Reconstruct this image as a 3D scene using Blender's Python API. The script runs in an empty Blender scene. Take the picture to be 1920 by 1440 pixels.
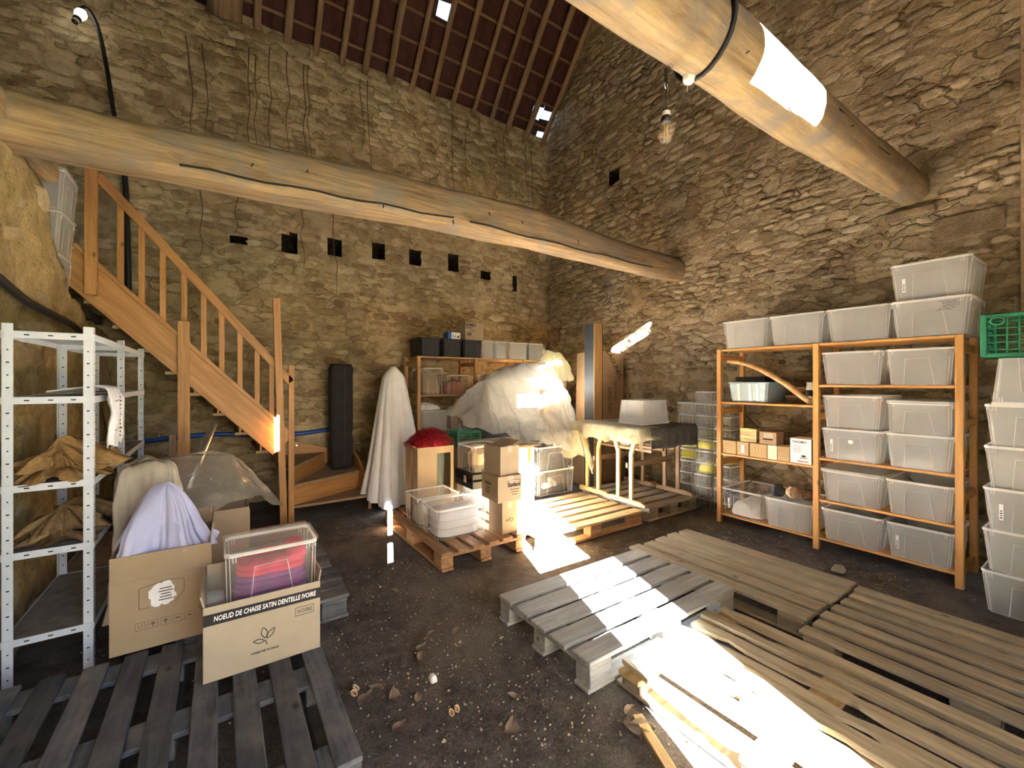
import bpy, bmesh, math, random
from mathutils import Vector, Matrix, noise
import numpy as np

R = math.radians
random.seed(7)
SC = bpy.context.scene
COL = SC.collection

# ------------------------------------------------------------------ camera
cam_d = bpy.data.cameras.new('camera')
cam = bpy.data.objects.new('camera', cam_d)
COL.objects.link(cam)
cam_d.sensor_fit = 'HORIZONTAL'
cam_d.sensor_width = 36.0
cam_d.lens = 36.0 * 800.0 / 1920.0
cam_d.shift_y = -5.0 / 1920.0
cam_d.clip_start = 0.02
CAM_H = 1.46
cam.location = (0, 0, CAM_H)
cam.rotation_euler = (R(90), 0, -math.atan(547 / 800.0))
SC.camera = cam

# ------------------------------------------------------------------ light
world = bpy.data.worlds.new('sky')
SC.world = world
world.use_nodes = True
wn = world.node_tree.nodes
wl = world.node_tree.links
sky = wn.new('ShaderNodeTexSky')
sky.sky_type = 'NISHITA'
sky.sun_disc = False
sky.sun_elevation = R(23)
sky.sun_rotation = R(180 + 18)
sky.air_density = 1.0
sky.dust_density = 0.8
wl.new(sky.outputs[0], wn['Background'].inputs[0])
wn['Background'].inputs[1].default_value = 0.34

SUN_DIR = Vector((0.31, 0.95, -0.42)).normalized()
sun_d = bpy.data.lights.new('sun', 'SUN')
sun_d.energy = 320.0
sun_d.angle = R(0.12)
sun_d.color = (1.0, 0.97, 0.91)
sun = bpy.data.objects.new('sun', sun_d)
COL.objects.link(sun)
sun.location = (-4, -12, 8)
sun.rotation_euler = SUN_DIR.to_track_quat('-Z', 'Y').to_euler()

# sampling portals in the barn openings (they give off no light of their own)
def portal(x0, x1, z0, z1, y):
    d = bpy.data.lights.new('door_portal', 'AREA')
    d.shape = 'RECTANGLE'
    d.size = x1 - x0
    d.size_y = z1 - z0
    d.cycles.is_portal = True
    o = bpy.data.objects.new('door_portal', d)
    COL.objects.link(o)
    o.location = ((x0 + x1) / 2, y, (z0 + z1) / 2)
    o.rotation_euler = (R(90), 0, 0)      # faces +Y
    return o

SC.view_settings.view_transform = 'Standard'
SC.view_settings.look = 'None'
SC.view_settings.gamma = 1.0
SC.view_settings.use_curve_mapping = False
SC.view_settings.exposure = 1.68
try:
    SC.cycles.transparent_max_bounces = 18
    SC.cycles.diffuse_bounces = 5
    SC.cycles.max_bounces = 14
    SC.cycles.sample_clamp_indirect = 40.0
    SC.cycles.caustics_reflective = False
    SC.cycles.caustics_refractive = False
except Exception:
    pass

# ------------------------------------------------------------------ materials
MATS = {}
def newmat(name):
    m = bpy.data.materials.new(name)
    m.use_nodes = True
    nt = m.node_tree
    nt.nodes.clear()
    out = nt.nodes.new('ShaderNodeOutputMaterial')
    MATS[name] = m
    return m, nt, out

def N(nt, kind, **kw):
    n = nt.nodes.new('ShaderNode' + kind)
    for k, v in kw.items():
        setattr(n, k, v)
    return n

def ramp(nt, src, stops):
    r = N(nt, 'ValToRGB')
    e = r.color_ramp.elements
    while len(e) < len(stops):
        e.new(0.5)
    for i, (p, c) in enumerate(stops):
        e[i].position = p
        e[i].color = (c[0], c[1], c[2], 1)
    nt.links.new(src, r.inputs[0])
    return r

def mapping(nt, coord='Object', scale=(1, 1, 1)):
    if coord == 'Position':
        g = N(nt, 'NewGeometry').outputs['Position']
    else:
        g = N(nt, 'TexCoord').outputs[coord]
    mp = N(nt, 'Mapping')
    mp.inputs['Scale'].default_value = scale
    nt.links.new(g, mp.inputs[0])
    return mp

def noise_tex(nt, vec, scale, detail=4, rough=0.6, dist=0.0):
    n = N(nt, 'TexNoise')
    n.inputs['Scale'].default_value = scale
    n.inputs['Detail'].default_value = detail
    n.inputs['Roughness'].default_value = rough
    n.inputs['Distortion'].default_value = dist
    nt.links.new(vec, n.inputs['Vector'])
    return n

def mixc(nt, a, b, fac, mode='MIX'):
    m = N(nt, 'Mix', data_type='RGBA', blend_type=mode)
    for sock, v in ((m.inputs[0], fac), (m.inputs[6], a), (m.inputs[7], b)):
        if hasattr(v, 'links'):
            nt.links.new(v, sock)
        elif isinstance(v, (int, float)):
            sock.default_value = v
        else:
            sock.default_value = (v[0], v[1], v[2], 1)
    return m.outputs[2]

def bsdf(nt, out, color, rough=0.7, bump=None, bstr=0.3, bdist=0.02, metal=0.0, spec=0.4):
    p = N(nt, 'BsdfPrincipled')
    if hasattr(color, 'links'):
        nt.links.new(color, p.inputs['Base Color'])
    else:
        p.inputs['Base Color'].default_value = (color[0], color[1], color[2], 1)
    p.inputs['Roughness'].default_value = rough
    p.inputs['Metallic'].default_value = metal
    p.inputs['Specular IOR Level'].default_value = spec
    if bump is not None:
        b = N(nt, 'Bump')
        b.inputs['Strength'].default_value = bstr
        b.inputs['Distance'].default_value = bdist
        nt.links.new(bump, b.inputs['Height'])
        nt.links.new(b.outputs[0], p.inputs['Normal'])
    nt.links.new(p.outputs[0], out.inputs[0])
    return p

def plain(name, color, rough=0.6, var=0.12, scale=9.0, bstr=0.0, metal=0.0, spec=0.4):
    m, nt, out = newmat(name)
    mp = mapping(nt)
    n = noise_tex(nt, mp.outputs[0], scale)
    lo = [c * (1 - var) for c in color]
    hi = [min(1, c * (1 + var)) for c in color]
    rp = ramp(nt, n.outputs[0], [(0.3, lo), (0.7, hi)])
    bsdf(nt, out, rp.outputs[0], rough, n.outputs[0] if bstr else None, bstr, 0.01, metal, spec)
    return m

def wood(name, dark, light, rough=0.65, grain=26.0, stain=None, bstr=0.25, axis=0, randv=0.25, knots=True):
    """grain runs along the local axis"""
    m, nt, out = newmat(name)
    sc = [1.0, 1.0, 1.0]
    sc[axis] = 0.07
    oi = N(nt, 'ObjectInfo')
    tc = N(nt, 'TexCoord')
    add = N(nt, 'VectorMath', operation='ADD')
    sclr = N(nt, 'VectorMath', operation='SCALE')
    cmb = N(nt, 'CombineXYZ')
    for i in range(3):
        nt.links.new(oi.outputs['Random'], cmb.inputs[i])
    nt.links.new(cmb.outputs[0], sclr.inputs[0])
    sclr.inputs['Scale'].default_value = 37.0
    nt.links.new(tc.outputs['Object'], add.inputs[0])
    nt.links.new(sclr.outputs[0], add.inputs[1])
    mp = N(nt, 'Mapping')
    mp.inputs['Scale'].default_value = sc
    nt.links.new(add.outputs[0], mp.inputs[0])
    n1 = noise_tex(nt, mp.outputs[0], grain, 5, 0.65, 0.6)
    n2 = noise_tex(nt, add.outputs[0], 4.0, 4, 0.6)
    rp = ramp(nt, n1.outputs[0], [(0.32, dark), (0.62, light)])
    c = rp.outputs[0]
    if stain:
        rs = ramp(nt, n2.outputs[0], [(0.45, (0, 0, 0)), (0.68, (1, 1, 1))])
        c = mixc(nt, c, stain, rs.outputs[0])
    if knots:
        v = N(nt, 'TexVoronoi')
        v.inputs['Scale'].default_value = 6.0
        mk = N(nt, 'Mapping')
        ks = [1.0, 1.0, 1.0]
        ks[axis] = 0.55
        mk.inputs['Scale'].default_value = ks
        nt.links.new(add.outputs[0], mk.inputs[0])
        nt.links.new(mk.outputs[0], v.inputs['Vector'])
        rk = ramp(nt, v.outputs['Distance'], [(0.03, (1, 1, 1)), (0.10, (0, 0, 0))])
        c = mixc(nt, c, [d * 0.45 for d in dark], rk.outputs[0])
    # per-piece tone
    mr = N(nt, 'MapRange')
    mr.inputs['To Min'].default_value = 1 - randv
    mr.inputs['To Max'].default_value = 1 + randv
    nt.links.new(oi.outputs['Random'], mr.inputs[0])
    cc = N(nt, 'CombineColor')
    for i in range(3):
        nt.links.new(mr.outputs[0], cc.inputs[i])
    c = mixc(nt, c, cc.outputs[0], 1.0, 'MULTIPLY')
    bsdf(nt, out, c, rough, n1.outputs[0], bstr, 0.01)
    return m

def plastic_clear(name, tint, body, fac, rough=0.25, translucent=0.5, wrinkle=0.0):
    """thin frosted or clear plastic: part see-through, part scattering"""
    m, nt, out = newmat(name)
    tr = N(nt, 'BsdfTransparent')
    tr.inputs[0].default_value = (*tint, 1)
    pr = N(nt, 'BsdfPrincipled')
    pr.inputs['Base Color'].default_value = (*body, 1)
    pr.inputs['Roughness'].default_value = rough
    tl = N(nt, 'BsdfTranslucent')
    tl.inputs[0].default_value = (*body, 1)
    if wrinkle:
        wm = mapping(nt)
        wz = noise_tex(nt, wm.outputs[0], 11.0, 5, 0.6, 0.8)
        ab = N(nt, 'Math', operation='SUBTRACT')
        ab.inputs[1].default_value = 0.34
        nt.links.new(wz.outputs[0], ab.inputs[0])
        a2 = N(nt, 'Math', operation='ABSOLUTE')
        nt.links.new(ab.outputs[0], a2.inputs[0])
        wb = N(nt, 'Bump')
        wb.inputs['Strength'].default_value = wrinkle
        wb.inputs['Distance'].default_value = 0.06
        nt.links.new(a2.outputs[0], wb.inputs['Height'])
        nt.links.new(wb.outputs[0], pr.inputs['Normal'])
        nt.links.new(wb.outputs[0], tl.inputs['Normal'])
    ms = N(nt, 'MixShader')
    ms.inputs[0].default_value = translucent
    nt.links.new(pr.outputs[0], ms.inputs[1])
    nt.links.new(tl.outputs[0], ms.inputs[2])
    mp = mapping(nt)
    n = noise_tex(nt, mp.outputs[0], 6.0, 3)
    mr = N(nt, 'MapRange')
    mr.inputs['From Min'].default_value = 0.3
    mr.inputs['From Max'].default_value = 0.7
    mr.inputs['To Min'].default_value = fac * 0.96
    mr.inputs['To Max'].default_value = min(1, fac * 1.04)
    nt.links.new(n.outputs[0], mr.inputs[0])
    lw = N(nt, 'LayerWeight')
    lw.inputs[0].default_value = 0.25
    mx = N(nt, 'Math', operation='MAXIMUM')
    nt.links.new(mr.outputs[0], mx.inputs[0])
    mm = N(nt, 'Math', operation='MULTIPLY')
    mm.inputs[1].default_value = 0.34
    nt.links.new(lw.outputs['Facing'], mm.inputs[0])
    nt.links.new(mm.outputs[0], mx.inputs[1])
    m2 = N(nt, 'MixShader')
    nt.links.new(mx.outputs[0], m2.inputs[0])
    nt.links.new(tr.outputs[0], m2.inputs[1])
    nt.links.new(ms.outputs[0], m2.inputs[2])
    nt.links.new(m2.outputs[0], out.inputs[0])
    return m

# --- mortar ground of the rubble walls
def wall_mats():
    def cells(nt, mp):
        """irregular coursed joints: distorted, flattened cells"""
        nz = noise_tex(nt, mp.outputs[0], 5.0, 4, 0.6)
        off = N(nt, 'VectorMath', operation='SCALE')
        off.inputs['Scale'].default_value = 0.16
        nt.links.new(nz.outputs['Color'], off.inputs[0])
        ad = N(nt, 'VectorMath', operation='ADD')
        nt.links.new(mp.outputs[0], ad.inputs[0])
        nt.links.new(off.outputs[0], ad.inputs[1])
        m2 = N(nt, 'Mapping')
        m2.inputs['Scale'].default_value = (4.6, 4.6, 11.0)
        nt.links.new(ad.outputs[0], m2.inputs[0])
        v = N(nt, 'TexVoronoi', feature='DISTANCE_TO_EDGE')
        v.inputs['Scale'].default_value = 1.0
        nt.links.new(m2.outputs[0], v.inputs['Vector'])
        v2 = N(nt, 'TexVoronoi')
        v2.inputs['Scale'].default_value = 1.0
        nt.links.new(m2.outputs[0], v2.inputs['Vector'])
        return v.outputs['Distance'], v2.outputs['Color']
    for name, cols, dark, joint in (
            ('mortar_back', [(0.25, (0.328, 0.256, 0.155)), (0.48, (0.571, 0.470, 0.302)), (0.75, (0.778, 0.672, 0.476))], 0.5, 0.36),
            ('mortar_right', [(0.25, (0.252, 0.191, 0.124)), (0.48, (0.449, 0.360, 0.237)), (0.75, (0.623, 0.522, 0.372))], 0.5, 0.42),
            ('plaster_ochre', [(0.25, (0.25, 0.18, 0.085)), (0.5, (0.52, 0.40, 0.20)), (0.75, (0.70, 0.57, 0.33))], 0.7, 0.0)):
        m, nt, out = newmat(name)
        mp = mapping(nt, 'Position')
        big = noise_tex(nt, mp.outputs[0], 0.9, 4, 0.55)
        mid = noise_tex(nt, mp.outputs[0], 7.0, 8, 0.72)
        fine = noise_tex(nt, mp.outputs[0], 45.0, 6, 0.7)
        rp = ramp(nt, mid.outputs[0], cols)
        rb = ramp(nt, big.outputs[0], [(0.35, (0.76, 0.74, 0.71)), (0.65, (1.10, 1.09, 1.08))])
        c = mixc(nt, rp.outputs[0], rb.outputs[0], 1.0, 'MULTIPLY')
        rf = ramp(nt, fine.outputs[0], [(0.30, (0.35, 0.33, 0.3)), (0.46, (1, 1, 1))])
        c = mixc(nt, c, rf.outputs[0], dark, 'MULTIPLY')
        h = N(nt, 'Math', operation='MULTIPLY_ADD')
        nt.links.new(fine.outputs[0], h.inputs[0])
        h.inputs[1].default_value = 0.45
        nt.links.new(mid.outputs[0], h.inputs[2])
        hh = h.outputs[0]
        if joint:
            ed, cc = cells(nt, mp)
            # smeared mortar hides most joints: they show only where a broad noise lets them
            gate = noise_tex(nt, mp.outputs[0], 2.3, 4, 0.6)
            rg = ramp(nt, gate.outputs[0], [(0.40, (0, 0, 0)), (0.60, (1, 1, 1))])
            re_ = ramp(nt, ed, [(0.02, (0, 0, 0)), (0.09, (1, 1, 1))])
            jn = mixc(nt, (1, 1, 1), re_.outputs[0], rg.outputs[0])
            cj = mixc(nt, (0.30, 0.25, 0.2), (1, 1, 1), jn)
            c = mixc(nt, c, cj, joint, 'MULTIPLY')
            bw = N(nt, 'RGBToBW')
            nt.links.new(cc, bw.inputs[0])
            rc = ramp(nt, bw.outputs[0], [(0.25, (0.68, 0.62, 0.55)), (0.55, (1.02, 1.0, 0.97)), (0.75, (1.15, 1.12, 1.06))])
            c = mixc(nt, c, rc.outputs[0], 0.75, 'MULTIPLY')
            h2 = N(nt, 'Math', operation='MULTIPLY_ADD')
            b2 = N(nt, 'RGBToBW')
            nt.links.new(jn, b2.inputs[0])
            nt.links.new(b2.outputs[0], h2.inputs[0])
            h2.inputs[1].default_value = 0.55
            nt.links.new(hh, h2.inputs[2])
            hh = h2.outputs[0]
        bsdf(nt, out, c, 0.95, hh, 1.0, 0.05, spec=0.1)
    for name, lo, midc, hi in (
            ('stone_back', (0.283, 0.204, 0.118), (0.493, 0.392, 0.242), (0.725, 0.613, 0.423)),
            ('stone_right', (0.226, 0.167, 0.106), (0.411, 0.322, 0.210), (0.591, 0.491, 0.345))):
        m, nt, out = newmat(name)
        mp = mapping(nt, 'Position')
        mid = noise_tex(nt, mp.outputs[0], 7.0, 8, 0.72)
        fine = noise_tex(nt, mp.outputs[0], 38.0, 6, 0.7)
        at = N(nt, 'Attribute', attribute_name='tone')
        ad = N(nt, 'Math', operation='MULTIPLY_ADD')
        nt.links.new(mid.outputs[0], ad.inputs[0])
        ad.inputs[1].default_value = 1.0
        sb = N(nt, 'Math', operation='MULTIPLY_ADD')
        nt.links.new(at.outputs['Fac'], sb.inputs[0])
        sb.inputs[1].default_value = 0.55
        sb.inputs[2].default_value = -0.23
        nt.links.new(sb.outputs[0], ad.inputs[2])
        rp = ramp(nt, ad.outputs[0], [(0.20, lo), (0.5, midc), (0.85, hi)])
        big = noise_tex(nt, mp.outputs[0], 0.9, 4, 0.55)
        rb = ramp(nt, big.outputs[0], [(0.35, (0.76, 0.74, 0.71)), (0.65, (1.1, 1.08, 1.06))])
        c = mixc(nt, rp.outputs[0], rb.outputs[0], 1.0, 'MULTIPLY')
        rf = ramp(nt, fine.outputs[0], [(0.30, (0.4, 0.37, 0.34)), (0.46, (1, 1, 1))])
        c = mixc(nt, c, rf.outputs[0], 0.6, 'MULTIPLY')
        h = N(nt, 'Math', operation='MULTIPLY_ADD')
        nt.links.new(fine.outputs[0], h.inputs[0])
        h.inputs[1].default_value = 0.45
        nt.links.new(mid.outputs[0], h.inputs[2])
        bsdf(nt, out, c, 0.93, h.outputs[0], 1.0, 0.04, spec=0.1)
wall_mats()

def dirt_mat():
    m, nt, out = newmat('dirt')
    mp = mapping(nt, 'Position')
    big = noise_tex(nt, mp.outputs[0], 1.1, 5, 0.6)
    mid = noise_tex(nt, mp.outputs[0], 9.0, 8, 0.7)
    fine = noise_tex(nt, mp.outputs[0], 90.0, 4, 0.7)
    rp = ramp(nt, mid.outputs[0], [(0.3, (0.068, 0.060, 0.058)), (0.55, (0.135, 0.122, 0.115)), (0.8, (0.22, 0.198, 0.185))])
    rb = ramp(nt, big.outputs[0], [(0.48, (0, 0, 0)), (0.66, (1, 1, 1))])
    c = mixc(nt, rp.outputs[0], (0.20, 0.185, 0.17), rb.outputs[0])
    rf = ramp(nt, fine.outputs[0], [(0.35, (0.6, 0.6, 0.6)), (0.7, (1.25, 1.22, 1.2))])
    c = mixc(nt, c, rf.outputs[0], 1.0, 'MULTIPLY')
    h = N(nt, 'Math', operation='MULTIPLY_ADD')
    nt.links.new(fine.outputs[0], h.inputs[0])
    h.inputs[1].default_value = 0.35
    nt.links.new(mid.outputs[0], h.inputs[2])
    bsdf(nt, out, c, 0.97, h.outputs[0], 0.8, 0.03, spec=0.08)
dirt_mat()

wood('beam_wood', (0.13, 0.082, 0.04), (0.35, 0.245, 0.13), 0.85, 26, stain=(0.195, 0.162, 0.125), bstr=0.9, knots=False, randv=0.05)
wood('log_wood', (0.16, 0.10, 0.043), (0.37, 0.265, 0.13), 0.85, 17, stain=(0.175, 0.15, 0.12), bstr=0.9, knots=False, randv=0.05)
wood('pine_orange', (0.38, 0.17, 0.042), (0.56, 0.29, 0.088), 0.5, 24, randv=0.08)
wood('pine_stair', (0.27, 0.125, 0.038), (0.43, 0.225, 0.078), 0.5, 22, randv=0.08)
wood('pine_dull', (0.20, 0.13, 0.08), (0.34, 0.24, 0.15), 0.8, 22, randv=0.1)
wood('pallet_grey', (0.20, 0.215, 0.23), (0.36, 0.385, 0.40), 0.85, 30, stain=(0.27, 0.275, 0.27), randv=0.08)
wood('pallet_dark', (0.024, 0.029, 0.040), (0.095, 0.108, 0.132), 0.62, 30, stain=(0.16, 0.16, 0.16), randv=0.35)
wood('pallet_brown', (0.22, 0.18, 0.12), (0.40, 0.34, 0.24), 0.85, 28, stain=(0.30, 0.265, 0.20), randv=0.1)
wood('pallet_weathered', (0.17, 0.145, 0.12), (0.33, 0.29, 0.24), 0.85, 28, stain=(0.24, 0.20, 0.15), randv=0.15)
wood('pallet_yellow', (0.34, 0.23, 0.10), (0.56, 0.41, 0.20), 0.8, 26, stain=(0.40, 0.30, 0.17), randv=0.12)
wood('pallet_red', (0.24, 0.13, 0.065), (0.42, 0.26, 0.14), 0.8, 26, randv=0.12)
wood('rafter_wood', (0.12, 0.075, 0.038), (0.25, 0.165, 0.09), 0.85, 20, bstr=0.4, axis=1, knots=False, randv=0.1)
wood('pine_dull2', (0.26, 0.14, 0.055), (0.44, 0.26, 0.115), 0.6, 24, randv=0.08)
wood('batten_wood', (0.12, 0.062, 0.03), (0.19, 0.11, 0.055), 0.85, 20, knots=False)
wood('beech', (0.52, 0.335, 0.12), (0.68, 0.47, 0.20), 0.55, 24, randv=0.06)
wood('old_board', (0.10, 0.07, 0.045), (0.22, 0.155, 0.10), 0.85, 20)
wood('stick_wood', (0.30, 0.16, 0.06), (0.48, 0.29, 0.12), 0.6, 18, knots=False)
wood('wicker', (0.12, 0.06, 0.025), (0.26, 0.15, 0.065), 0.7, 60, knots=False)
plain('tile_red', (0.045, 0.013, 0.009), 0.85, 0.35, 7, 0.3)
plain('cardboard', (0.34, 0.26, 0.175), 0.85, 0.08, 5, 0.05, spec=0.2)
plain('cardboard_light', (0.375, 0.325, 0.255), 0.85, 0.07, 5, 0.05, spec=0.2)
plain('cardboard_dark', (0.33, 0.225, 0.135), 0.85, 0.1, 5, 0.05, spec=0.2)
plain('white_metal', (0.52, 0.57, 0.66), 0.45, 0.06, 14)
plain('shelf_dark', (0.20, 0.185, 0.165), 0.8, 0.35, 12, 0.2)  # darker mottled tone of the trays below the top one
plain('hole_black', (0.012, 0.012, 0.012), 0.9, 0.0)
plain('ink', (0.018, 0.016, 0.018), 0.8, 0.05)
plain('ink_brown', (0.12, 0.075, 0.045), 0.8, 0.05)
plain('paper_white', (0.78, 0.78, 0.80), 0.7, 0.06, 12)
plain('paper_cream', (0.66, 0.58, 0.42), 0.8, 0.06, 12)
plain('black_plastic', (0.007, 0.007, 0.008), 0.55, 0.1)
plain('black_cloth', (0.018, 0.016, 0.018), 0.9, 0.3, 8, 0.2)
plain('rubber', (0.012, 0.012, 0.013), 0.5, 0.1)
plain('green_plastic', (0.020, 0.17, 0.085), 0.45, 0.12)
plain('blue_hose', (0.010, 0.06, 0.30), 0.35, 0.1)
plain('burlap', (0.40, 0.25, 0.105), 0.95, 0.25, 40, 0.5, spec=0.1)
plain('burlap_dark', (0.27, 0.18, 0.09), 0.95, 0.25, 40, 0.5, spec=0.1)
plain('cloth_linen', (0.42, 0.38, 0.315), 0.95, 0.08, 10, 0.2, spec=0.1)
plain('cloth_white', (0.68, 0.69, 0.74), 0.9, 0.05, 10, 0.1, spec=0.15)
plain('cloth_bluish', (0.46, 0.49, 0.74), 0.9, 0.06, 8, 0.1, spec=0.15)
plain('cloth_grey', (0.105, 0.10, 0.095), 0.95, 0.2, 20, 0.2, spec=0.1)
plain('feather_red', (0.33, 0.006, 0.016), 0.7, 0.4, 20)
plain('fabric_purple', (0.20, 0.035, 0.20), 0.8, 0.35, 14, 0.2)
plain('fabric_red', (0.52, 0.03, 0.085), 0.8, 0.3, 14, 0.2)
plain('yellow_stuff', (0.75, 0.72, 0.03), 0.6, 0.15, 10)
plain('white_stuff', (0.72, 0.71, 0.70), 0.8, 0.1, 10, 0.1)
plain('terracotta_stuff', (0.42, 0.17, 0.11), 0.8, 0.2, 8)
plain('blue_stuff', (0.02, 0.13, 0.50), 0.5, 0.1)
plain('navy_stuff', (0.05, 0.065, 0.16), 0.7, 0.2)
plain('dark_stuff', (0.045, 0.05, 0.06), 0.7, 0.4, 8)
plain('porcelain', (0.76, 0.73, 0.65), 0.3, 0.04)
plain('brass', (0.55, 0.36, 0.12), 0.3, 0.1, metal=0.9)
plain('steel', (0.62, 0.62, 0.62), 0.28, 0.1, metal=0.9)
plain('iron', (0.055, 0.045, 0.038), 0.7, 0.2, metal=0.3)
plain('root_brown', (0.10, 0.058, 0.030), 0.9, 0.3)
plain('leaf_grey', (0.22, 0.175, 0.135), 0.9, 0.3, 20)
plain('pebble', (0.30, 0.26, 0.21), 0.9, 0.3, 3)
plain('shell_cream', (0.62, 0.50, 0.34), 0.5, 0.1, 20)
plain('shell_brown', (0.30, 0.14, 0.06), 0.6, 0.1, 20)
plain('straw', (0.42, 0.33, 0.18), 0.9, 0.2)
plain('board_black', (0.022, 0.026, 0.032), 0.6, 0.2, 4)
plain('cork', (0.42, 0.27, 0.14), 0.9, 0.3, 40, 0.3)
plain('pottery_brown', (0.16, 0.08, 0.045), 0.35, 0.2, 6)
plain('pottery_tan', (0.42, 0.29, 0.17), 0.5, 0.15, 6)
plain('bluish_plastic', (0.34, 0.45, 0.52), 0.4, 0.08)
plain('teal_dark', (0.025, 0.065, 0.075), 0.6, 0.1)
plain('box_pattern', (0.46, 0.32, 0.15), 0.8, 0.1, 30)
plain('filament', (0.75, 0.42, 0.08), 0.4, 0.05)
plastic_clear('frosted', (0.94, 0.94, 0.93), (0.82, 0.83, 0.83), 0.42, 0.35, 0.35)
plastic_clear('clear_box', (0.95, 0.95, 0.95), (0.75, 0.76, 0.78), 0.16, 0.12, 0.3)
plastic_clear('frosted_thin', (0.95, 0.95, 0.94), (0.80, 0.81, 0.81), 0.22, 0.3, 0.35)
plastic_clear('frosted_rim', (0.9, 0.9, 0.9), (0.86, 0.86, 0.85), 0.72, 0.3, 0.4)
plastic_clear('tarp', (0.88, 0.87, 0.84), (0.64, 0.635, 0.62), 0.50, 0.2, 0.3, 0.9)
plastic_clear('sheet_dusty', (0.86, 0.82, 0.76), (0.66, 0.63, 0.58), 0.50, 0.18, 0.3, 1.0)
plastic_clear('sheet_yellow', (0.90, 0.88, 0.76), (0.76, 0.73, 0.56), 0.50, 0.22, 0.4, 0.8)
plastic_clear('bulb_glass', (0.97, 0.93, 0.84), (0.80, 0.72, 0.58), 0.16, 0.05, 0.2)
plastic_clear('bottle_glass', (0.8, 0.88, 0.85), (0.6, 0.7, 0.66), 0.25, 0.08, 0.2)
def lit_bulb():
    m, nt, out = newmat('bulb_lit')
    e = N(nt, 'Emission')
    e.inputs[0].default_value = (1.0, 0.93, 0.78, 1)
    e.inputs[1].default_value = 2.5
    nt.links.new(e.outputs[0], out.inputs[0])
lit_bulb()
plain('yard_grass', (0.045, 0.065, 0.025), 0.95, 0.3, 3, spec=0.1)
plain('hole_shade_stone', (0.030, 0.024, 0.017), 0.95, 0.4, 14, 0.5, spec=0.05)  # shade inside the wall holes, put into the stone colour
M = MATS

# ------------------------------------------------------------------ helpers
def mesh(name, verts, faces, smooth=False):
    me = bpy.data.meshes.new(name)
    me.from_pydata([tuple(v) for v in verts], [], faces)
    if smooth:
        me.polygons.foreach_set('use_smooth', [True] * len(me.polygons))
    me.update()
    return me

def obj(name, me, mat=None, parent=None, loc=(0, 0, 0), rot=(0, 0, 0), scale=None):
    o = bpy.data.objects.new(name, me)
    COL.objects.link(o)
    if mat and not me.materials:
        me.materials.append(M[mat])
    elif mat and me.materials[0] != M[mat]:
        o.material_slots[0].link = 'OBJECT'
        o.material_slots[0].material = M[mat]
    o.parent = parent
    o.location = loc
    o.rotation_euler = rot
    if scale:
        o.scale = scale
    return o

def tag(o, label, cat, group=None):
    o['label'] = label
    o['category'] = cat
    if group:
        o['group'] = group
    return o

def thing(name, label, cat, loc=(0, 0, 0), rz=0.0, group=None):
    o = bpy.data.objects.new(name, None)
    COL.objects.link(o)
    o.empty_display_size = 0.1
    o.location = loc
    o.rotation_euler = (0, 0, rz)
    return tag(o, label, cat, group)

def struct(o):
    o['kind'] = 'structure'
    return o

def stuff(o):
    o['kind'] = 'stuff'
    return o

def copy_tree(o, parent=None):
    c = o.copy()
    COL.objects.link(c)
    c.parent = parent
    for ch in list(o.children):
        copy_tree(ch, c)
    return c

_bc = {}
def box_me(sx, sy, sz, bev=0.0, base=False):
    """box centred on the origin (base=True: bottom at z=0)"""
    key = (round(sx, 4), round(sy, 4), round(sz, 4), bev, base)
    if key in _bc:
        return _bc[key].copy()
    bm = bmesh.new()
    bmesh.ops.create_cube(bm, size=1.0)
    for v in bm.verts:
        v.co = Vector((v.co.x * sx, v.co.y * sy, (v.co.z + (0.5 if base else 0)) * sz))
    if bev:
        bmesh.ops.bevel(bm, geom=bm.edges[:], offset=bev, segments=1, affect='EDGES')
    me = bpy.data.meshes.new('box')
    bm.to_mesh(me)
    bm.free()
    _bc[key] = me
    return me.copy()

def box(name, x0, x1, y0, y1, z0, z1, mat, parent=None, bev=0.003, org=(0, 0, 0)):
    """box by world limits; org = world position of an unrotated parent"""
    me = box_me(abs(x1 - x0), abs(y1 - y0), abs(z1 - z0), bev)
    return obj(name, me, mat, parent, ((x0 + x1) / 2 - org[0], (y0 + y1) / 2 - org[1], (z0 + z1) / 2 - org[2]))

def plank_between(name, a, b, w, t, mat, parent=None, org=(0, 0, 0), up=(0, 0, 1), bev=0.003):
    """bar whose long (local X) axis runs a->b; w along the 'up' direction, t across"""
    a = Vector(a); b = Vector(b)
    L = (b - a).length
    x = (b - a).normalized()
    z = Vector(up) - x * Vector(up).dot(x)
    z.normalize()
    y = z.cross(x)
    me = box_me(L, t, w, bev)
    o = obj(name, me, mat, parent)
    m = Matrix((x, y, z)).transposed().to_4x4()
    m.translation = (a + b) / 2 - Vector(org)
    o.matrix_local = m
    return o

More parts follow.
